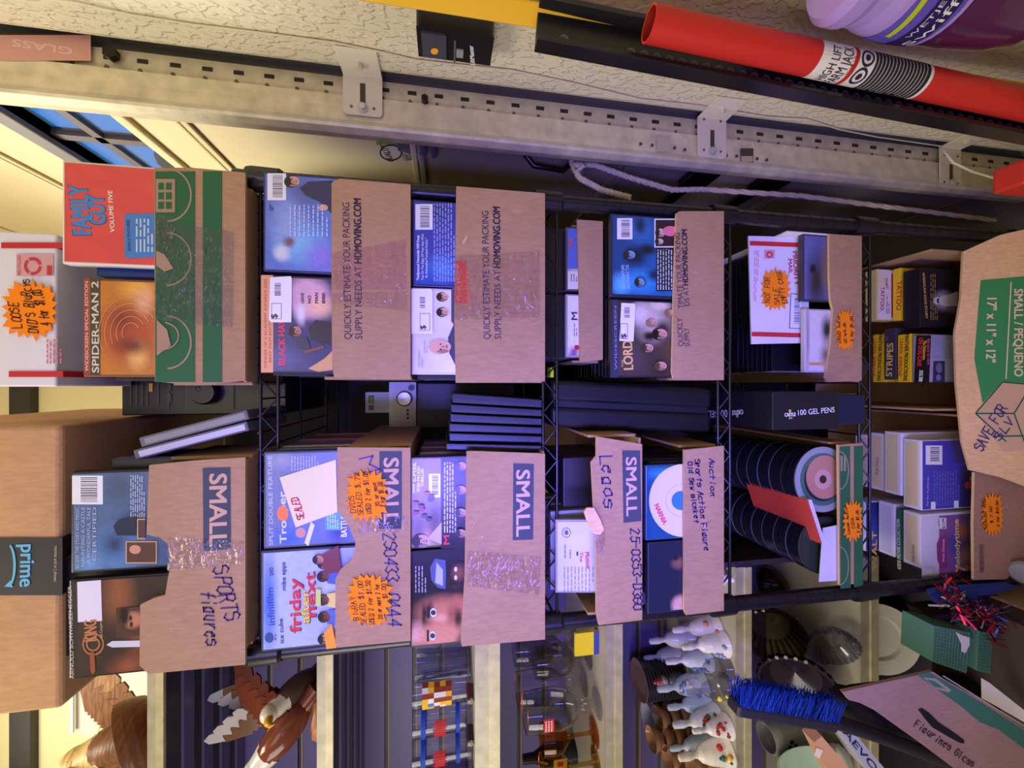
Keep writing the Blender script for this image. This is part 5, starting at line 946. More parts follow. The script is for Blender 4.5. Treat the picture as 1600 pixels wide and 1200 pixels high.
# clamshell cases on the left
def clam(label, Yf, vl, vr, H, front=None, topcol=(226, 206, 160), spine=None, T=.031, body=(226, 222, 236), lean=0):
    def top(m, P, x0, x1, u):
        h = m.up(); m.face([P.w(x0+.006, Yf+.006, h), P.w(x1-.006, Yf+.006, h), P.w(x1-.006, Yf+T-.004, h), P.w(x0+.006, Yf+T-.004, h)], topcol)
        if spine: m.T(P, spine, (u-12, vr+16) if False else (u-10, (vl+vr)/2+20), (u-11, (vl+vr)/2-8), 5, (70, 64, 80))
    return tape_box(label, Yf, T, vl, vr, 0, H, body, top, front, 'clamshell_tape', 'satin_plastic')
def purple(m, P, q, u):
    m.ART(P, q, ((66, 50, 140), (76, 70, 176)), [(1512, 745, 10, 30, (60, 50, 130), .8)], 20, 20); m.BAR(P, 1446, 696, 1472, 726); m.T(P, 'fun for Audiences', (1450, 790), (1451, 745), 4.5, (190, 180, 226)); m.LN(P, 1458, 790, 1500, 735, 10, (130, 124, 200), .3, 8); m.R(P, 1454, 784, 1461, 795, WHITE); m.R(P, 1490, 782, 1497, 793, WHITE); m.E(P, 1512, 758, 6, 6, (206, 80, 90)); m.E(P, 1520, 748, 6, 6, (214, 150, 110))
clam('purple backed white clamshell tape with barcode at front left of bottom shelf', .626, 798, 688, .205, purple)
def melody(m, P, q, u):
    m.R(P, 1440, 808, 1530, 905, (222, 216, 230)); m.ART(P, (P.at(1530, 900).x, P.at(1530, 900).y, P.at(1467, 806).x, P.at(1467, 806).y), ((100, 90, 170), (150, 90, 130)), [(1505, 830, 10, 14, (206, 120, 80), .7), (1510, 870, 12, 16, (190, 140, 140), .7), (1490, 850, 14, 20, (84, 80, 150), .8), (1515, 815, 10, 10, (90, 120, 190), .7)], 30, 30)
    m.P(P, [(1468, 838), (1480, 834), (1480, 886), (1470, 890), (1464, 875), (1463, 850)], (150, 60, 120)); m.T(P, 'Walt Disney', (1475, 878), (1475, 842), 4, (240, 200, 220), True); m.T(P, 'Melodytime', (1500, 893), (1497, 811), 10, (246, 214, 120), True); m.R(P, 1464, 809, 1478, 826, (236, 234, 240)); m.T(P, '$12.99', (1476, 825), (1475, 810), 5, (50, 44, 50), True); m.T(P, '109963', (1468, 824), (1467, 810), 3, (50, 44, 50), True)
clam('white clamshell tape with yellow melody title and price at front left', .626, 915, 804, .205, melody, spine='Walt Disney')
clam('second white clamshell tape from the front in the right column of tapes', .659, 775, 676, .207)
clam('third white clamshell tape from the front in the right column of tapes', .692, 768, 678, .203, spine='Walt Disney')
clam('rearmost white clamshell tape in the right column of tapes', .725, 762, 680, .200)
def kid(m, P, x0, x1, u): m.T(P, 'KIDS MOVIE COLLECTION', (u-5, 890), (u-7, 812), 5, (214, 226, 214), True)
tape_box('green topped kids movie tape behind the melody clamshell tape', .659, .014, 895, 797, 0, .200, (48, 110, 90), kid)
clam('plain white clamshell tape behind the green kids movie tape', .676, 893, 788, .200, topcol=(206, 204, 222))
def blu(m, P, q, u): m.ART(P, q, (36, 44, 110), [(u+15, 840, 10, 40, (60, 80, 160), .8)], 16, 16); m.T(P, 'WALT', (u+18, 890), (u+18, 830), 9, (240, 190, 60), True)
clam('blue covered white clamshell tape with yellow word at back of left column', .712, 890, 784, .228, blu)
zb = ZS[4]+.002
def pr(m, P): m.R(P, 1530, 850, 1537, 895, (130, 100, 84)); m.LN(P, 1531, 893, 1537, 853, 2, (90, 66, 60), .5, 4)
vb, x0, x1 = card_box('cardboard box of clamshell tapes with orange sign at left of bottom shelf', .592, [(1523, 738), (1570, 742), (1579, 750), (1640, 750), (1640, 900), (1578, 900), (1572, 905), (1522, 906), (1521, 820)], .30, zb, 1530, prints=pr, col=(166, 128, 104), span=(-.3622, -.06))
star_sign('orange starburst sign pricing sealed tapes on the lowest left box', 1550, 803, 19, 36, PY(.5905), [('SEALED VHS', (1541, 826), (1538, 780), 5), ('$ 7.00', (1550, 816), (1548, 790), 5), ('2 for $12.00', (1560, 822), (1558, 782), 5)])
rb5, x0, x1 = card_box('open cardboard box of video tapes at right of bottom shelf with hanging flap', .602, [(1512, 400), (1640, 400), (1640, 640), (1512, 640)], .30, zb, 1460, back=.15)
P = PL(aty(1505, 520, .596), (1, 0, 0), (0, .30, .954)); m = MB()
q = [P.at(*p) for p in ((1502, 394), (1498, 470), (1489, 520), (1491, 600), (1500, 690), (1512, 734), (1560, 745), (1640, 775), (1640, 350), (1560, 368))]; m.prism(P, [(p.x, p.y) for p in q], 0, .004, (226, 184, 138), KRAFT2); fl = m.build('hanging_flap', 'cardboard', rb5)  # paler than the box walls: the warm light on it is in this colour
P = PL(P.w(0, 0, .0042), P.ex, P.ez); m = MB()
m.P(P, [(1532, 438), (1640, 428), (1640, 600), (1565, 596), (1535, 630), (1522, 560)], (62, 142, 84)); m.P(P, [(1527, 648), (1566, 598), (1640, 604), (1640, 700), (1568, 706)], (206, 168, 136))
for a, b in (((1524, 646), (1566, 597)), ((1524, 646), (1572, 690)), ((1524, 646), (1584, 646)), ((1584, 646), (1612, 600)), ((1584, 646), (1600, 690)), ((1566, 597), (1640, 603)), ((1550, 682), (1640, 680))):
    a, b = Vector(a), Vector(b); n = (b-a).normalized(); n = Vector((-n.y, n.x))*1.1; m.P(P, [tuple(a-n), tuple(b-n), tuple(b+n), tuple(a+n)], (40, 96, 80))
m.T(P, '17" x 11" x 12"', (1542, 466), (1540, 566), 13, (232, 206, 176), True); m.P(P, [(1578, 441), (1580, 441), (1572, 592), (1570, 592)], (232, 206, 176)); m.T(P, 'SMALL / PEQUENO', (1584, 452), (1584, 588), 12, (232, 206, 176), True)
m.H(P, 'SAVE FOR', (1534, 706), (1574, 636), 15, (70, 60, 130), 1.8); m.H(P, 'SLV', (1562, 690), (1586, 655), 12, (70, 60, 130), 1.8); m.build('printed_lettering', 'print', fl)
# ================================================================ display unit behind, at the left
EDGES = [(230, 257), (495, 521), (742, 781), (946, 972), (1150, 1173), (1345, 1371)]
YS, YBK, DX0, DX1 = .80, 1.10, -1.25, -.415
du = thing('display_unit', 'grey slatted display unit with pale shelf edges behind left end of wire shelving', 'display unit', ((DX0+DX1)/2, .95, 0))
m = MB(); ztop = aty(230, 1100, YS).z
m.box((DX0, YBK, .0), (DX1, YBK+.02, ztop), (62, 56, 74)); bk = m.build('back_panel', 'satin_plastic', du)
m = MB()
zz = .06; k = 0
while zz < ztop-.06:
    m.box((DX0, YBK-.012, zz), (DX1, YBK-.0002, zz+.058), (92, 82, 150)); m.box((DX0, YBK-.014, zz+.058), (DX1, YBK-.0002, zz+.0615), (150, 128, 104)); zz += .071
m.build('slat', 'satin_plastic', bk)
SH = []
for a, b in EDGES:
    z1, z0 = aty(a, 1100, YS).z, aty(b, 1100, YS).z; m = MB(); m.box((DX0, YS+.004, z0+.003), (DX1, YBK-.015, z1), (176, 168, 150) if a > 700 else (44, 40, 50)); s_ = m.build('shelf_board', 'painted', du)  # boards seen from below are dark: underside shade put into the colour
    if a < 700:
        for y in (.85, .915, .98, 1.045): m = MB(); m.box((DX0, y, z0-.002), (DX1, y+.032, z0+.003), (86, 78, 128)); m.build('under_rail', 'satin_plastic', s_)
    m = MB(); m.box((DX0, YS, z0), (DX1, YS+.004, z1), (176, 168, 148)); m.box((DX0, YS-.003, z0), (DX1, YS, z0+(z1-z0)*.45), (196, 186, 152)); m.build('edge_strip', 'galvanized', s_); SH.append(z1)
m = MB(); m.box((DX1, YS+.004, 0), (DX1+.012, YBK+.02, ztop), (52, 48, 58)); m.build('side_panel', 'satin_plastic', du)
m = MB(); m.box((DX0, YS+.004, 0), (DX1, YBK-.001, .04), (60, 56, 66)); m.build('base_board', 'satin_plastic', du)
def spot(u, v, Y, k): p = aty(u, v, Y); return Vector((min(p.x, DX1-.01), Y, SH[k]+.0006))
def px(Y, u=1000): return Y/ray(u, 1100).y/FPX
# --- eagles
def rotm(ax, deg): return Matrix.Rotation(math.radians(deg), 3, ax)
def wing(m, root, span, drop, chord, col, tipcol, n=7):
    """feathered wing from root: span vector, each feather a thin flat paddle"""
    sp = Vector(span); th = Vector((0, 1, 0)).cross(sp).normalized(); nrm = sp.normalized().cross(th).normalized()
    for k in range(n):
        t0 = k/n; o = root+sp*t0; d = (sp.normalized()*(.35+.9*t0)-th*(-1 if drop > 0 else 1)*(1.05-.6*t0)).normalized(); ln = chord*(.7+.5*t0); w = chord*.19
        e = nrm.cross(d).normalized(); c = tipcol if k > n*.35 else col
        for q, (f0, f1, cc) in enumerate(((0, .62, col), (.55, 1, c))):
            p = [o+d*(ln*f0)-e*w*.8, o+d*(ln*f0)+e*w*.8, o+d*(ln*(f1*.9))+e*w*(.9 if q == 0 else .6), o+d*(ln*f1), o+d*(ln*(f1*.9))-e*w*(.9 if q == 0 else .6)]
            h = nrm*(.0012*k+.001*q); vs = [x+h for x in p]+[x+h-nrm*.004 for x in p]
            m.add(vs, [(0, 1, 2, 3, 4), (9, 8, 7, 6, 5)]+[(i, (i+1) % 5, 5+(i+1) % 5, 5+i) for i in range(5)], cc)
def eagle(label, base, body, tilt, L_, bodycol, headcol, wings, rockcol, wood=False, kind='ceramic'):
    r = thing('eagle_figurine', label, 'figurine', base); k = 'wood' if wood else kind
    b = Vector(body); d = Vector(tilt).normalized(); q = d.to_track_quat('Z', 'Y').to_matrix()
    m = MB(); m.ball(b, (L_*.30, L_*.28, L_*.55), bodycol, q, 16, 11, lambda v: 1+.05*math.sin(v.z*22)*abs(v.x)); tl = b-d*L_*.5
    m.tube([tl+d*L_*.1, tl-d*L_*.25], [L_*.16, L_*.2], bodycol, 10); m.build('body', k, r)
    h = b+d*L_*.62; fw = Vector((d.x*.5, -.9, -.2)).normalized()
    m = MB(); m.tube([b+d*L_*.32, b+d*L_*.45, b+d*L_*.6], [L_*.24, L_*.2, L_*.17], headcol, 14); m.ball(h, (L_*.18, L_*.18, L_*.2), headcol, q)
    for s in (-1, 1): m.ball(h+fw*L_*.12+Vector((s*L_*.11, 0, L_*.04)), L_*.028, (20, 18, 16), nu=8, nv=6)
    m.build('head', k, r)
    m = MB(); m.tube([h+fw*L_*.12, h+fw*L_*.26, h+fw*L_*.33+Vector((0, 0, -L_*.06)), h+fw*L_*.31+Vector((0, 0, -L_*.14))], [L_*.09, L_*.075, L_*.045, L_*.008], (226, 170, 50), 10); m.build('beak', 'ceramic', r)
    for w in wings: m = MB(); wing(m, b+d*L_*.2+Vector(w[0])*L_*.25, Vector(w[1])*L_, w[2], L_*w[3], w[4], w[5]); m.build('wing', k, r)
    m = MB(); m.ball((base[0], base[1], base[2]+L_*.16), (L_*.40, L_*.3, L_*.135), rockcol, None, 14, 9, lambda v: 1+.12*math.sin(9*v.x+5*v.y)*math.cos(7*v.z)); low = min(p.z for p in m.v)
    if b.z-L_*.5 > base[2]+L_*.3: m.tube([(base[0], base[1], base[2]+L_*.2), tuple(b-d*L_*.35)], [L_*.2, L_*.12], rockcol, 10)
    m.build('rock_base', 'wood', r)
    return r
BR = (126, 66, 50)
s0 = spot(490, 1100, .90, 1); p0 = aty(440, 1085, .86)
s0.x = aty(470, 1066, .92).x
eagle('brown and grey eagle figurine with wings raised on the upper display shelf', s0, s0+Vector((.0, 0, .068)), (-.08, -.75, .5), .095, (96, 74, 62), (232, 222, 208), (((-.6, 0, .2), (-.45, -.1, .75), 1, .8, (120, 84, 62), (206, 200, 214)), ((.6, 0, .2), (.12, .1, .95), -1, .8, (110, 80, 66), (176, 172, 196))), (206, 166, 138))
s1 = spot(490, 1150, .88, 1); s1.x = aty(470, 1136, .86).x
eagle('large chestnut eagle figurine with white head leaning forward on the upper display shelf', s1+Vector((0, 0, 0)), s1+Vector((-.005, -.02, .078)), (-.62, -.35, .6), .11, BR, (236, 230, 232), (((.5, .2, .3), (.65, .1, .55), 1, .7, (120, 60, 46), (100, 54, 46)),), (206, 140, 96))
s2 = Vector((aty(232, 1130, .98).x, .98, SH[0]+.0006))
ea = eagle('carved wooden eagle with cream head on the top of display unit', s2+Vector((-.03, 0, 0)), s2+Vector((-.02, 0, .145)), (-.3, -.2, 1), .15, (130, 86, 54), (226, 196, 130), (((.5, .1, .2), (.40, 0, .28), 1, .75, (150, 98, 58), (176, 130, 84)), ((-.5, .1, .2), (-.5, 0, .2), -1, .75, (140, 90, 54), (170, 120, 76))), (92, 54, 40), True)
m = MB(); c = Vector((aty(200, 1185, .84).x, .875, SH[0]+.085)); R_ = .075
prof = [(R_*math.sin(t), -R_*math.cos(t)*.95, (120, 76, 50)) for t in [i*math.pi/2/8 for i in range(9)]]+[(R_*.9*math.sin(t), -R_*.9*math.cos(t)*.9, (96, 58, 44)) for t in [i*math.pi/2/8 for i in range(8, -1, -1)]]
m.lathe(prof, c, (130, 84, 54), (-.25, -.5, .8), 32); solo(m, 'wooden_bowl', 'wood', 'tilted dark wooden bowl with rim in front of the carved eagle', 'bowl')

# --- drinking glasses
def glass(label, u, v, Y, k, prof, col=(248, 249, 252), bands=(), grp=None, name='drinking_glass', art=None):
    c = spot(u, v, Y, k); r = thing(name, label, 'glass', c, grp); m = MB(); m.lathe(prof, c, col, n=28); m.build('bowl' if len(prof) > 9 else 'body', 'clear_glass', r)
    for (h0, h1, rr, cc) in bands: m = MB(); m.lathe([(rr+.0004, h0), (rr+.0004, (h0+h1)/2), (rr+.0004, h1)], c, cc, n=28); m.build('printed_band', 'print', r)
    if art: art(r, c)
    return r
TUM = [(0, .001), (.027, .001), (.028, .004), (.031, .06), (.034, .125), (.0325, .125), (.0295, .06), (.026, .012), (0, .011)]
def patches(r, c):
    m = MB(); cs = [(236, 190, 40), (150, 56, 34), (70, 130, 200), (236, 232, 230), (236, 190, 40), (150, 56, 34)]; rnd = random.Random(3)
    for i in range(7):
        for j in range(5):
            a0 = math.radians(-150+i*17); a1 = a0+math.radians(17); z0 = .045+j*.012; rr = lambda z: .0283+z*.0465+.0005
            cc = rnd.choice(cs); m.face([c+Vector((rr(z)*math.cos(a), rr(z)*math.sin(a), z)) for a, z in ((a0, z0), (a1, z0), (a1, z0+.0125), (a0, z0+.0125))], cc)
    m.build('printed_picture', 'print', r)
def redmark(r, c):
    m = MB()
    for i in range(9):
        a0 = math.radians(-140+i*9); a1 = a0+math.radians(7.5); rr = lambda z: .0283+z*.0465+.0006; z0 = .055+.004*(i % 2); m.face([c+Vector((rr(z)*math.cos(a), rr(z)*math.sin(a), z)) for a, z in ((a0, z0), (a1, z0), (a1, z0+.024), (a0, z0+.024))], (196, 40, 46))
    m.build('red_lettering', 'print', r)
glass('plain clear tumbler half hidden behind the front post on the glass shelf', 745, 1030, .93, 2, TUM, (232, 232, 238))
glass('clear tumbler with yellow brown and blue picture on the glass shelf', 745, 1068, .87, 2, TUM, art=patches)
for v, lab in ((1112, 'clear tumbler with blue bands and red writing beside the picture glass'), (1158, 'clear tumbler with blue bands and red writing nearer the photo bottom edge')):
    glass(lab, 745, v, .87 if v < 1150 else .86, 2, TUM, bands=((.028, .036, .0302, (30, 70, 190)), (.098, .108, .0336, (30, 70, 190))), art=redmark)
glass('dark clear tumbler at the very bottom edge of the photo on the glass shelf', 745, 1204, .85, 2, [(0, .001), (.034, .001), (.036, .06), (.036, .128), (.0345, .128), (.0345, .06), (.032, .01), (0, .009)], (220, 214, 232))
for u, v, lab in ((738, 1094, 'red and silver battery lying on the glass shelf'), (738, 1160, 'black and silver battery lying on the glass shelf')):
    c = spot(742, v, .815, 2)+Vector((0, 0, .0075)); r = thing('battery', lab, 'battery', c); m = MB(); m.tube([c, c+Vector((.012, .028, 0))], .0072, (90, 40, 50) if v < 1100 else (40, 38, 46), 16); m.build('sleeve', 'sleeve', r)
    m = MB(); d = Vector((-.39, -.92, 0)); m.tube([c+d*.003, c-d*.001], .0073, (206, 204, 210), 16); m.tube([c+d*.0045, c+d*.002], .003, (226, 224, 230), 12); m.build('metal_cap', 'metal', r)
GOB = [(0, .001), (.031, .001), (.031, .003), (.012, .008), (.006, .016), (.0055, .024), (.012, .030), (.0135, .036), (.010, .043), (.018, .050), (.034, .070), (.041, .098), (.040, .135), (.037, .165), (.0362, .165), (.039, .135), (.040, .098), (.033, .071), (.016, .052), (0, .050)]
def label_red(r, c):
    m = MB()
    a0, a1 = math.radians(-112), math.radians(-72)
    for i in range(6):
        b0, b1 = a0+(a1-a0)*i/6, a0+(a1-a0)*(i+1)/6; m.face([c+Vector((rr*math.cos(a), rr*math.sin(a), z)) for a, z, rr in ((b0, .112, .0409), (b1, .112, .0409), (b1, .134, .0406), (b0, .134, .0406))], (206, 40, 44))
    for j in range(3):
        for i in range(5): b0 = a0+(a1-a0)*(.1+.17*i); m.face([c+Vector((.0414*math.cos(a), .0414*math.sin(a), z)) for a, z in ((b0, .116+j*.006), (b0+.08, .116+j*.006), (b0+.08, .119+j*.006), (b0, .119+j*.006))], (240, 220, 214))
    m.build('red_label', 'print', r)
def rim(rr, h, cc=(226, 150, 70)):
    def f(r, c): m = MB(); m.lathe([(rr, h), (rr+.0012, h+.001), (rr, h+.002)], c, cc, n=28); m.build('gold_rim', 'metal', r)
    return f
def both(r, c): label_red(r, c); rim(.0366, .1645)(r, c)
glass('stemmed beer goblet with red label and gold rim on the goblet shelf', 935, 1098, .84, 3, GOB, name='goblet', art=both)
glass('clear stemmed goblet with gold rim behind the red labelled goblet', 935, 1062, .93, 3, GOB, name='goblet', art=rim(.0366, .1645))
glass('frosted clear goblet near wire shelving post on goblet shelf', 935, 1022, .90, 3, [(q[0]*.95, q[1]*.8) for q in GOB], (238, 237, 232), name='goblet')
glass('clear goblet in the rear behind front post on goblet shelf', 935, 1000, .99, 3, GOB, (232, 232, 238), name='goblet')
WIN = [(0, .001), (.030, .001), (.030, .003), (.006, .007), (.004, .02), (.004, .055), (.012, .064), (.030, .082), (.034, .10), (.031, .125), (.0302, .125), (.033, .10), (.029, .083), (.010, .066), (0, .064)]
glass('amber stemmed wine glass on the goblet shelf', 935, 1143, .86, 3, WIN, (246, 206, 150), name='goblet')
glass('small clear stemmed glass with gold rim at bottom edge of goblet shelf', 935, 1190, .85, 3, WIN, (236, 220, 170), name='goblet', art=rim(.0304, .1245))
c = spot(935, 1168, 1.0, 3); r = thing('dark_bottle', 'small dark bottle with white and red label behind the amber glass', 'bottle', c); m = MB(); m.lathe([(0, 0), (.025, 0), (.026, .08), (.012, .11), (.011, .14), (0, .14)], c, (26, 24, 30)); m.build('body', 'ceramic', r); P = PY(.9735); m = MB(); a = P.at(850, 1168); m.box((c.x-.012, .9725, c.z+.03), (c.x+.012, .9735, c.z+.065), (226, 222, 226)); m.box((c.x-.006, .972, c.z+.04), (c.x+.006, .9725, c.z+.055), (200, 50, 46)); m.build('label', 'print', r)
c = spot(940, 1000, .835, 3); m = MB(); m.box((c.x-.03, .835, c.z), (c.x+.02, .842, c.z+.055), (236, 206, 40)); r = solo(m, 'yellow_card', 'print', 'yellow printed card with blue edge standing at front of goblet shelf', 'card')
m = MB(); m.box((c.x-.03, .8345, c.z), (c.x+.02, .835, c.z+.012), (60, 70, 150)); o = m.build('blue_edge', 'print', r)
# --- bells and crockery
BELL = [(0, .0), (.031, .0), (.0315, .003), (.0245, .018), (.0195, .042), (.0135, .058), (.006, .066), (.005, .072), (.0075, .085), (.006, .105), (0, .108)]
def bell(label, u, v, Y, s, col, tiltx=0, art=None, prof=BELL, kind='ceramic', name='hand_bell'):
    c = spot(u, v, Y, 4); r = thing(name, label, 'bell', c); m = MB(); m.lathe([(q[0]*s, q[1]*s) for q in prof[:6]], c, col); m.build('bell_body', kind, r); m = MB(); m.lathe([(q[0]*s, q[1]*s) for q in prof[5:]], c, col); m.build('handle', kind, r)
    if art: m = MB(); art(m, c, s); m.build('painted_decoration', 'print', r)
    return r
def dots(cols, n=8, zr=(.008, .045)):
    def f(m, c, s):
        rnd = random.Random(len(cols)*7+n)
        for i in range(n):
            a = math.radians(rnd.uniform(-150, -30)); z = rnd.uniform(*zr); rr = .031-.0065*min(1, z/.018) if z < .018 else .0245-.005*(z-.018)/.024
            P = c+Vector((rr*s*math.cos(a), rr*s*math.sin(a), z*s)); e = .0052*s*rnd.uniform(.6, 1.4); m.ball(P, (e, e, e*.9), rnd.choice(cols), nu=8, nv=6)
    return f
bell('cream flower painted hand bell nearest the front post on bell shelf', 1140, 1003, .84, 1.0, (232, 224, 212), art=dots([(150, 160, 190), (226, 200, 120), (120, 150, 130)], 7))
bell('white tall handled bell with red flowers just below the music boxes on bell shelf', 1140, 975, .87, 1.05, (226, 214, 214), art=dots([(206, 120, 100), (226, 180, 170)], 6))
bell('plain grey white hand bell in the middle row on bell shelf', 1140, 988, .97, 1.1, (206, 204, 216))
bell('ribbed white hand bell behind the blue girl bell on bell shelf', 1140, 1012, 1.03, .95, (190, 188, 210))
bell('white hand bell with blue girl painting on bell shelf', 1140, 1022, .90, 1.05, (222, 224, 238), art=dots([(120, 150, 206), (214, 170, 150), (150, 180, 220)], 7))
bell('clear glass hand bell with frosted handle at front of bell shelf', 1146, 1040, .83, .9, (226, 226, 230), kind='clear_glass')
bell('clear glass hand bell with small yellow flower at front of bell shelf', 1146, 1072, .83, .95, (226, 226, 232), kind='clear_glass', art=dots([(236, 220, 90), (240, 240, 236)], 4))
bell('bell with blue and pink bonnet lady painting on bell shelf', 1140, 1062, .92, 1.15, (206, 216, 236), art=dots([(226, 190, 180), (120, 150, 210), (236, 232, 236)], 9, (.01, .06)))
bell('pale blue hand bell with dark oval picture on bell shelf', 1140, 1092, .90, 1.0, (196, 214, 236), art=dots([(90, 50, 60)], 2))
bell('white bell with holly leaves and ring handle on bell shelf', 1140, 1120, .86, 1.1, (222, 226, 238), art=dots([(60, 110, 80), (190, 50, 60), (70, 120, 90)], 9))
bell('red and white striped candy bell with brown bear at front of bell shelf', 1146, 1133, .825, .85, (236, 228, 226), art=dots([(206, 50, 50), (150, 90, 50), (206, 50, 50)], 9))
bell('small pale blue handled bell behind the teddy painted bell', 1140, 1155, .90, .95, (200, 216, 234))
bell('cream bell with teddy and yellow bow at front of bell shelf', 1146, 1170, .83, 1.15, (238, 230, 220), art=dots([(226, 170, 50), (60, 90, 170), (40, 120, 100), (200, 50, 50)], 9))
# little dressed figurine bell
c = spot(1140, 1050, .985, 4); r = thing('bear_figurine', 'small white and red capped figurine behind bonnet lady bell', 'figurine', c); m = MB(); m.ball(c+Vector((0, 0, .03)), (.018, .016, .030), (90, 106, 130)); m.build('body', 'ceramic', r); m = MB(); m.ball(c+Vector((0, 0, .070)), (.014, .014, .014), (214, 190, 190)); m.build('head', 'ceramic', r); m = MB(); m.tube([c+Vector((0, 0, .078)), c+Vector((0, 0, .098))], [.014, .004], (190, 60, 64), 12); m.build('cap', 'ceramic', r)
c = spot(1140, 1042, 1.02, 4)
for i in range(14):
    z = c.z+i*.0088; m = MB(); q = Vector((aty(1000, 1062, 1.02).x, 1.02, z)); m.lathe([(0, 0), (.03, 0), (.050, .0058), (.052, .0064), (.051, .0072), (.03, .002), (0, .0018)], q, (150, 112, 104) if i == 13 else (74, 64, 74)); solo(m, 'saucer', 'ceramic', 'dark saucer in the tall stack behind the bells' if i < 13 else 'topmost brown saucer of the tall stack behind the bells', 'saucer', 'saucers stacked behind the bells' if i < 13 else None)
for j, (v, Y, n) in enumerate(((1115, .98, 3), (1145, .96, 4), (1180, .93, 3), (1196, .88, 2))):
    q0 = spot(1140, v, Y, 4); q0.x = aty(1080, v, Y).x
    for i in range(n):
        q = q0+Vector((0, 0, i*.030)); m = MB(); m.lathe([(0, 0), (.015, 0), (.026, .016), (.030, .0285), (.0285, .0285), (.024, .016), (0, .004)], q, (176, 130, 100)); solo(m, 'brown_cup', 'ceramic', ('brown glazed cup in first stack after the pale blue bell', 'brown glazed cup in the second stack beside the saucers', 'brown glazed cup in third stack near the photo bottom', 'brown glazed cup in the lowest short stack at photo edge')[j], 'cup', 'brown cups stack %s' % ('one', 'two', 'three', 'four')[j])
c = spot(1140, 1160, 1.03, 4); c.x = aty(1000, 1125, 1.03).x; r = thing('white_mug', 'pale mug with dark stripe behind the cups on the bell shelf', 'mug', c); m = MB(); m.lathe([(0, 0), (.036, 0), (.040, .02), (.042, .09), (.039, .09), (.037, .02), (0, .006)], c, (190, 184, 220)); m.build('body', 'ceramic', r); m = MB(); m.lathe([(.0424, .045), (.0426, .06)], c, (70, 60, 80)); m.build('stripe', 'print', r); m = MB(); m.tube([c+Vector((.04+.026*math.sin(t), 0, .048-.028*math.cos(t))) for t in [i*math.pi/8 for i in range(9)]], .005, (190, 184, 220), 8); m.build('handle', 'ceramic', r)
# --- crystal shelf
def ribbed(label, u, v, Y, k, R_, H, col, axis=(0, 0, 1), kind='ceramic', name='glass_bowl', n=26, cat='bowl'):
    c = spot(u, v, Y, k); ax = Vector(axis).normalized(); r = thing(name, label, cat, c)
    if axis != (0, 0, 1): c = c+Vector((0, 0, R_*.97))
    m = MB(); prof = [(0, 0), (R_*.45, 0), (R_*.75, H*.35), (R_*.95, H*.75), (R_, H), (R_*.93, H), (R_*.86, H*.72), (R_*.66, H*.36), (0, H*.12)]; m.lathe(prof, c, col, axis, 36); m.build('bowl', kind, r)
    m = MB(); x = ax.cross(Vector((0, 1, 0)) if abs(ax.y) < .9 else Vector((1, 0, 0))).normalized(); y = ax.cross(x)
    for i in range(n): t = 2*math.pi*i/n; d = x*math.cos(t)+y*math.sin(t); m.tube([c+ax*(H*f)+d*(R_*g) for f, g in ((.2, .62), (.5, .83), (.78, .965), (1.0, 1.0))], R_*.055, col, 6)
    m.build('ribbed_rim', kind, r); return r
ribbed('dark iridescent ribbed glass bowl tilted on the crystal shelf', 1330, 1035, .90, 5, .085, .05, (44, 32, 48), (-.25, -.75, .6))
ribbed('clear cut glass dish standing beside the dark ribbed bowl', 1335, 985, .84, 5, .055, .04, (226, 226, 236), (-.3, -.7, .3), 'clear_glass')
ribbed('smoky clear glass bowl behind the green box corner on the crystal shelf', 1335, 955, .99, 5, .08, .06, (206, 200, 186), (-.2, -.8, .5), 'clear_glass')
ribbed('large clear glass bowl in the rear near green striped box', 1330, 905, 1.02, 5, .05, .045, (190, 186, 180), (0, 0, 1), 'clear_glass')
c = spot(1300, 1135, .93, 5); r = thing('crackle_jar', 'grey crackle glass jar with dark paw marks on the crystal shelf', 'jar', c); m = MB(); m.lathe([(0, 0), (.04, 0), (.043, .02), (.043, .12), (.036, .14), (.033, .14), (.039, .118), (.039, .02), (0, .006)], c, (176, 176, 180)); m.build('body', 'ceramic', r)
m = MB()
for a, z in ((-80, .09), (-95, .105), (-82, .108), (-68, .10)): m.ball(c+Vector((.043*math.cos(math.radians(a)), .043*math.sin(math.radians(a)), z)), (.006, .002, .006), (36, 34, 40), nu=8, nv=6)
m.build('paw_mark', 'print', r)
c = spot(1330, 1172, .87, 5); r = thing('green_dish', 'pale green oval dish leaning on the crystal shelf', 'dish', c); m = MB(); m.lathe([(0, 0), (.05, .004), (.075, .016), (.077, .018), (.05, .008), (0, .004)], c+Vector((0, 0, .075)), (176, 202, 190), (-.3, -.85, .3), 32); m.build('dish', 'ceramic', r); m = MB(); m.lathe([(.068, .0145), (.0775, .0188)], c+Vector((0, 0, .075)), (150, 186, 172), (-.3, -.85, .3), 32); m.build('rim', 'ceramic', r)
for k, (v, lab) in enumerate(((1190, 'bundle of crumpled clear bubble wrap on the crystal shelf'),)):
    c = spot(1340, v, .83, 5); m = MB(); m.ball(c+Vector((0, 0, .032)), (.05, .03, .034), (214, 214, 222), None, 24, 16, lambda q: 1+.09*math.sin(19*q.x+3)*math.sin(23*q.z)*math.cos(17*q.y)); solo(m, 'bubble_wrap', 'ceramic', lab, 'bubble wrap')
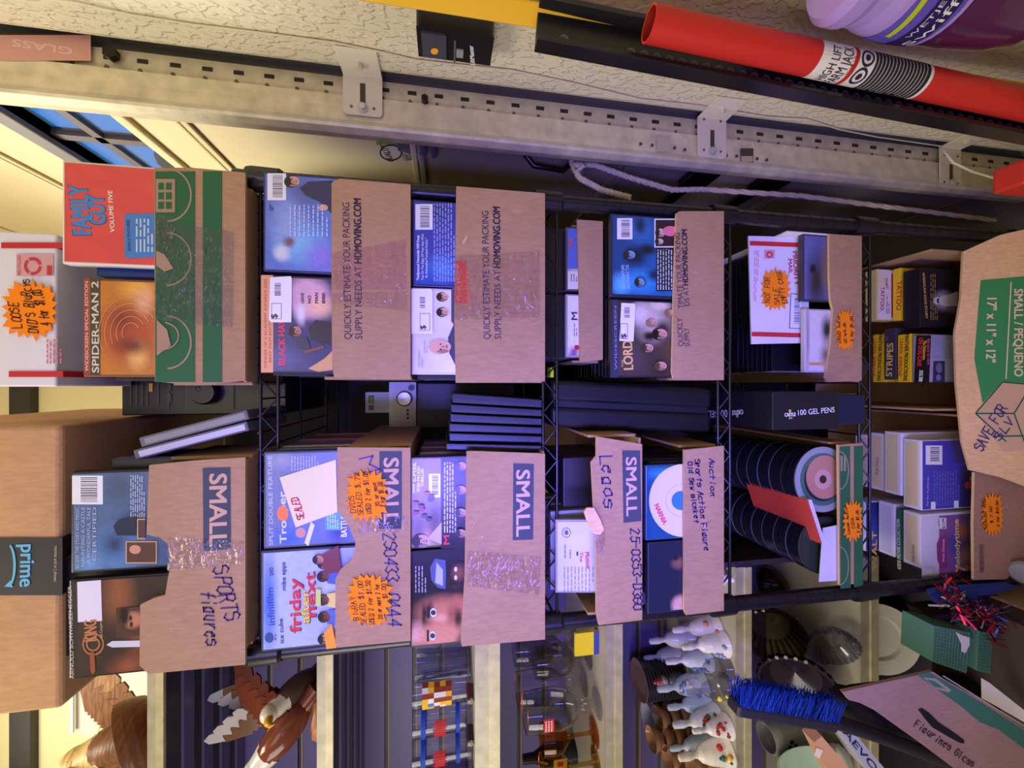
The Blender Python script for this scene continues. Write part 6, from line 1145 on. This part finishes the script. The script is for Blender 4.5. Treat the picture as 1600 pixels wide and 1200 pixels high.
sg_ = spot(1140, 900, .85, 4); sg_.x = min(sg_.x, -.43); r = thing('bird_figurine', 'white porcelain bird figurine with long tail beside the shelving post', 'figurine', sg_); m = MB(); m.ball(sg_+Vector((-.0, 0, .045)), (.018, .018, .032), (226, 222, 236)); m.ball(sg_+Vector((-.005, -.01, .085)), .013, (230, 226, 236)); m.tube([sg_+Vector((0, 0, 0)), sg_+Vector((0, 0, .03))], .02, (216, 210, 226)); m.build('body', 'ceramic', r); m = MB(); m.tube([sg_+Vector((.005, -.01, .05)), sg_+Vector((.012, -.03, .01)), sg_+Vector((.012, -.045, -.01))], [.012, .009, .004], (226, 222, 236)); m.build('tail', 'ceramic', r)
# white plates at the bottom deck
for i, (v, Y, R_, lab) in enumerate(((950, .93, .097, 'rear large white plate at the bottom of the display unit'), (966, .875, .090, 'front white plate with raised rim at the bottom of display unit'))):
    c = Vector((aty(1420, v, Y).x-.035, Y, 0.048+R_*.93)); m = MB(); ax = Vector((.05, -.9, .38)); m.lathe([(0, 0), (R_*.6, 0), (R_*.66, .008), (R_, .014), (R_, .017), (R_*.64, .012), (R_*.58, .004), (0, .004)], c, (226, 220, 206), ax, 40); solo(m, 'white_plate', 'ceramic', lab, 'plate')

# ================================================================ foreground at lower left: open moving box with brush, small boxes, tinsel
MX0, MX1, MY0, MY1, MZ = -.98, -.412, .47, .66, .20
mv = thing('moving_box', 'open brown moving box with green printed flap and hand hole in the lower corner', 'cardboard box', ((MX0+MX1)/2, (MY0+MY1)/2, 0))
m = MB()
for a, b in (((MX0, MY0, 0), (MX1, MY0+.005, MZ)), ((MX0, MY1-.005, 0), (MX1, MY1, MZ)), ((MX0, MY0+.005, 0), (MX0+.005, MY1-.005, MZ)), ((MX1-.005, MY0+.005, 0), (MX1, MY1-.005, MZ)), ((MX0+.005, MY0+.005, 0), (MX1-.005, MY1-.005, .005))): m.box(a, b, KRAFT)
m.build('box_shell', 'cardboard', mv)
P = PL((0, .482, Z0), (1, 0, 0), (0, .03, 1)); m = MB(); q = [P.at(*p) for p in ((1312, 1077), (1380, 1062), (1452, 1046), (1470, 1058), (1530, 1092), (1640, 1165), (1640, 1290), (1560, 1290), (1490, 1200), (1430, 1155), (1360, 1105), (1338, 1094), (1322, 1090))]; m.prism(P, q, 0, .0045, (150, 118, 104)); fl = m.build('raised_flap', 'cardboard', mv)
P = PL(P.w(0, 0, .0047), P.ex, P.ez); m = MB(); m.P(P, [(1432, 1054), (1450, 1050), (1470, 1061), (1530, 1096), (1640, 1168), (1640, 1200), (1560, 1140), (1530, 1128), (1502, 1104)], (52, 104, 84)); m.P(P, [(1442, 1058), (1462, 1060), (1486, 1078), (1482, 1082), (1462, 1076)], (150, 134, 116)); m.P(P, [(1447, 1061), (1460, 1064), (1476, 1076), (1460, 1073)], (52, 104, 84)); m.P(P, [(1472, 1056), (1474, 1055), (1640, 1158), (1640, 1161)], (160, 150, 130))
m.H(P, 'Figurines Glass', (1428, 1134), (1520, 1200), 9, (60, 46, 50), 1.4); m.build('printed_lettering', 'print', fl)
m = MB(); m.P(P, [(1434, 1108), (1440, 1106), (1452, 1114), (1466, 1128), (1490, 1144), (1506, 1156), (1507, 1161), (1500, 1161), (1476, 1148), (1456, 1136), (1444, 1122)], (18, 18, 26)); m.build('hand_hole', 'print', fl)
m = MB(); pts = []
m.add([(-.60, MY0+.006, .02), (MX1-.006, MY0+.006, .02), (MX1-.006, MY1-.006, .02), (-.60, MY1-.006, .02), (-.60, MY0+.02, .262), (MX1-.006, MY0+.02, .262), (MX1-.006, MY1-.006, .275), (-.60, MY1-.006, .275)], [(0, 3, 2, 1), (4, 5, 6, 7), (0, 1, 5, 4), (1, 2, 6, 5), (2, 3, 7, 6), (3, 0, 4, 7)], (70, 60, 56)); solo(m, 'packing_paper', 'paper', 'brown packing paper filling the open moving box', 'packing paper')
# brush
br = thing('scrub_brush', 'long black brush with bright blue bristles leaning out of the moving box', 'brush', aty(1500, 1180, .53)); YB_ = .535
a, b, c2 = aty(1148, 1098, YB_), aty(1300, 1124, YB_), aty(1470, 1185, .545); d = (b-a).normalized(); e = Vector((0, 1, 0)).cross(d).normalized()
if e.x < 0: e = -e
m = MB(); lbox(m, a, d, e, Vector((0, 1, 0)), -.002, (b-a).length, -.013, .004, -.013, .013, (40, 40, 46)); m.build('brush_head', 'satin_plastic', br, .004)
m = MB(); m.tube([b-d*.01, b*.6+c2*.4, c2, c2+(c2-b).normalized()*.06], [.011, .010, .011, .011], (34, 33, 40), 12); m.build('handle', 'satin_plastic', br)
m = MB(); rnd = random.Random(5)
for i in range(1500):
    t = rnd.uniform(0, 1); y = rnd.uniform(-.013, .013); p = a+d*((b-a).length*t)+Vector((0, y, 0))+e*.003; q = p+e*rnd.uniform(.024, .034)+d*rnd.uniform(-.007, .007)+Vector((0, rnd.uniform(-.006, .006), 0)); w = d*.0007
    cc = rnd.choice([(16, 52, 150), (24, 70, 176), (10, 38, 120)]); m.face([p-w, p+w, q+w*.6, q-w*.6], cc)
o = m.build('bristles', 'satin_plastic', br); o['kind'] = 'stuff'
m = MB(); c = aty(1345, 1112, .60); m.ball(c, (.035, .04, .06), (26, 25, 31), rotm('Y', 25), 20, 14, lambda q: 1+.08*math.sin(11*q.x+6*q.z)*math.cos(9*q.y)); m.tube([c, (c.x-.02, .60, .22)], [.04, .05], (26, 25, 31), 12); solo(m, 'black_cloth', 'paper', 'crumpled black cloth between the brush and cardboard flap', 'cloth')
# wrapped silver boxes at bottom edge
r = thing('wrapped_box', 'clear wrapped silver box with dark lettering at the bottom edge by the brush handle', 'box', aty(1400, 1190, .60)); P = PL(aty(1345, 1170, .575), (.85, 0, -.5), (.5, .2, .85)); q = [P.at(*p) for p in ((1312, 1142), (1330, 1140), (1392, 1212), (1366, 1216))]; m = MB(); m.prism(P, q, -.05, 0, (176, 176, 200)); m.build('carton', 'sleeve', r)
P = PL(P.w(0, 0, .0003), P.ex, P.ez); m = MB(); m.T(P, 'AEVO', (1316, 1144), (1366, 1206), 10, (40, 44, 80), True); m.build('printed_lettering', 'print', r)
r = thing('peach_packet', 'peach packet with white tag under the brush at the bottom edge', 'packet', aty(1300, 1190, .60)); P = PL(aty(1300, 1180, .60), (.85, 0, -.5), (.5, .2, .85)); q = [P.at(*p) for p in ((1272, 1160), (1284, 1150), (1326, 1200), (1300, 1216))]; m = MB(); m.prism(P, q, -.03, 0, (216, 160, 130)); m.build('packet', 'sleeve', r); P = PL(P.w(0, 0, .0005), P.ex, P.ez); m = MB(); m.P(P, [(1276, 1168), (1286, 1172), (1280, 1186), (1272, 1180)], (236, 220, 200)); m.build('tag', 'paper', r)
# green checked small boxes
for (c4, lab) in ((((1460, 978), (1516, 988), (1510, 1052), (1457, 1034)), 'larger green checked gift box with white bird cutout'), (((1530, 986), (1568, 994), (1564, 1056), (1526, 1048)), 'smaller green checked gift box with white cutout')):
    P = PY(.57); q = [P.at(*p) for p in c4]; r = thing('checked_box', lab, 'gift box', P.w(q[2].x, q[2].y)); m = MB(); m.prism(P, q, -.05, 0, (86, 134, 112)); m.build('carton', 'paper', r, .001)
    P = PY(.5696); m = MB(); (ua, va), (ub, vb_), (uc, vc), (ud, vd) = c4; f = lambda s, t: (ua+(ub-ua)*s+(ud-ua)*t+(ua-ub+uc-ud)*s*t, va+(vb_-va)*s+(vd-va)*t+(va-vb_+vc-vd)*s*t)
    for k in range(1, 12): m.P(P, [f(k/12, 0), f(k/12+.02, 0), f(k/12+.02, 1), f(k/12, 1)], (108, 156, 132)); m.P(P, [f(0, k/12), f(0, k/12+.02), f(1, k/12+.02), f(1, k/12)], (66, 112, 94))
    m.P(P, [f(.55, .04), f(.75, .10), f(.96, .12), f(.98, .3), f(.88, .52), f(.76, .5), f(.74, .32)], (230, 226, 226)); m.build('printed_pattern', 'print', r)
m = MB(); P = PY(.60); q = [P.at(*p) for p in ((1462, 965), (1500, 960), (1600, 985), (1640, 1000), (1640, 1085), (1600, 1070), (1575, 1060), (1516, 1050))]; m.prism(P, q, -.05, -.005, (52, 34, 40)); r = solo(m, 'dark_gift_bag', 'paper', 'dark brown gift bag with blue tags behind the green checked boxes', 'gift bag'); P = PY(.6046); m = MB()
m.P(P, [(1486, 968), (1500, 966), (1514, 972), (1500, 978)], (190, 196, 220)); m.P(P, [(1510, 962), (1528, 964), (1540, 974), (1522, 972)], (170, 186, 216)); m.R(P, 1516, 1004, 1528, 1012, (190, 170, 160)); m.R(P, 1516, 1018, 1528, 1026, (190, 170, 160)); m.build('tag', 'print', r)
P = PL(aty(1560, 1085, .53), (1, 0, -.15), (.1, .4, .9)); m = MB(); q = [P.at(*p) for p in ((1532, 1058), (1545, 1066), (1612, 1120), (1640, 1140), (1610, 1135), (1560, 1105), (1534, 1090))]; m.prism(P, q, 0, .0006, (226, 214, 214)); solo(m, 'paper_bag_scrap', 'paper', 'white printed paper sheet lying beside the cardboard flap', 'paper sheet')
m = MB(); rnd = random.Random(9)
for i in range(700):
    t = rnd.random(); u = 1475+165*t; v = 935+75*t+rnd.gauss(0, 13); p = aty(u, v, .575+rnd.uniform(-.025, .02)); q = p+Vector((rnd.gauss(0, .012), rnd.gauss(0, .01), rnd.gauss(0, .016))); w = Vector((rnd.gauss(0, 1), rnd.gauss(0, 1), rnd.gauss(0, 1))).normalized()*.0016
    m.face([p-w, p+w, q+w, q-w], rnd.choice([(206, 40, 54), (190, 190, 210), (60, 60, 160), (50, 40, 60), (206, 40, 60), (150, 70, 150)]))
o = m.build('tinsel_garland', 'metal', None); tag(o, 'red blue and silver tinsel garland heaped at the lower corner', 'tinsel'); o['kind'] = 'stuff'
P = PY(.60); m = MB(); q = [P.at(*p) for p in ((1440, 918), (1470, 912), (1560, 906), (1580, 914), (1520, 930), (1452, 938))]; q = [(min(p.x, -.2), p.y) for p in q]; m.prism(PY(.59), q, -.004, .0, (40, 56, 120)); solo(m, 'blue_tray', 'satin_plastic', 'dark blue plastic sheet hanging under the lowest left tape box', 'sheet')
c = aty(1588, 892, .585); m = MB(); m.lathe([(0, 0), (.018, 0), (.021, .012), (.021, .03), (.017, .034), (0, .034)], c-Vector((0, 0, .03)), (140, 140, 148), (0, -.3, 1), 18); solo(m, 'silver_cup', 'satin_plastic', 'small shiny silver cup at the corner of the lowest box', 'cup')
# red bit at far right edge
m = MB(); a = aty(1575, 268, .52); m.box((a.x-.03, .50, a.z-.30), (a.x+.012, .54, a.z), (206, 52, 42)); solo(m, 'red_can', 'satin_plastic', 'red plastic container at the right end of the door track', 'container', bevel=.004)
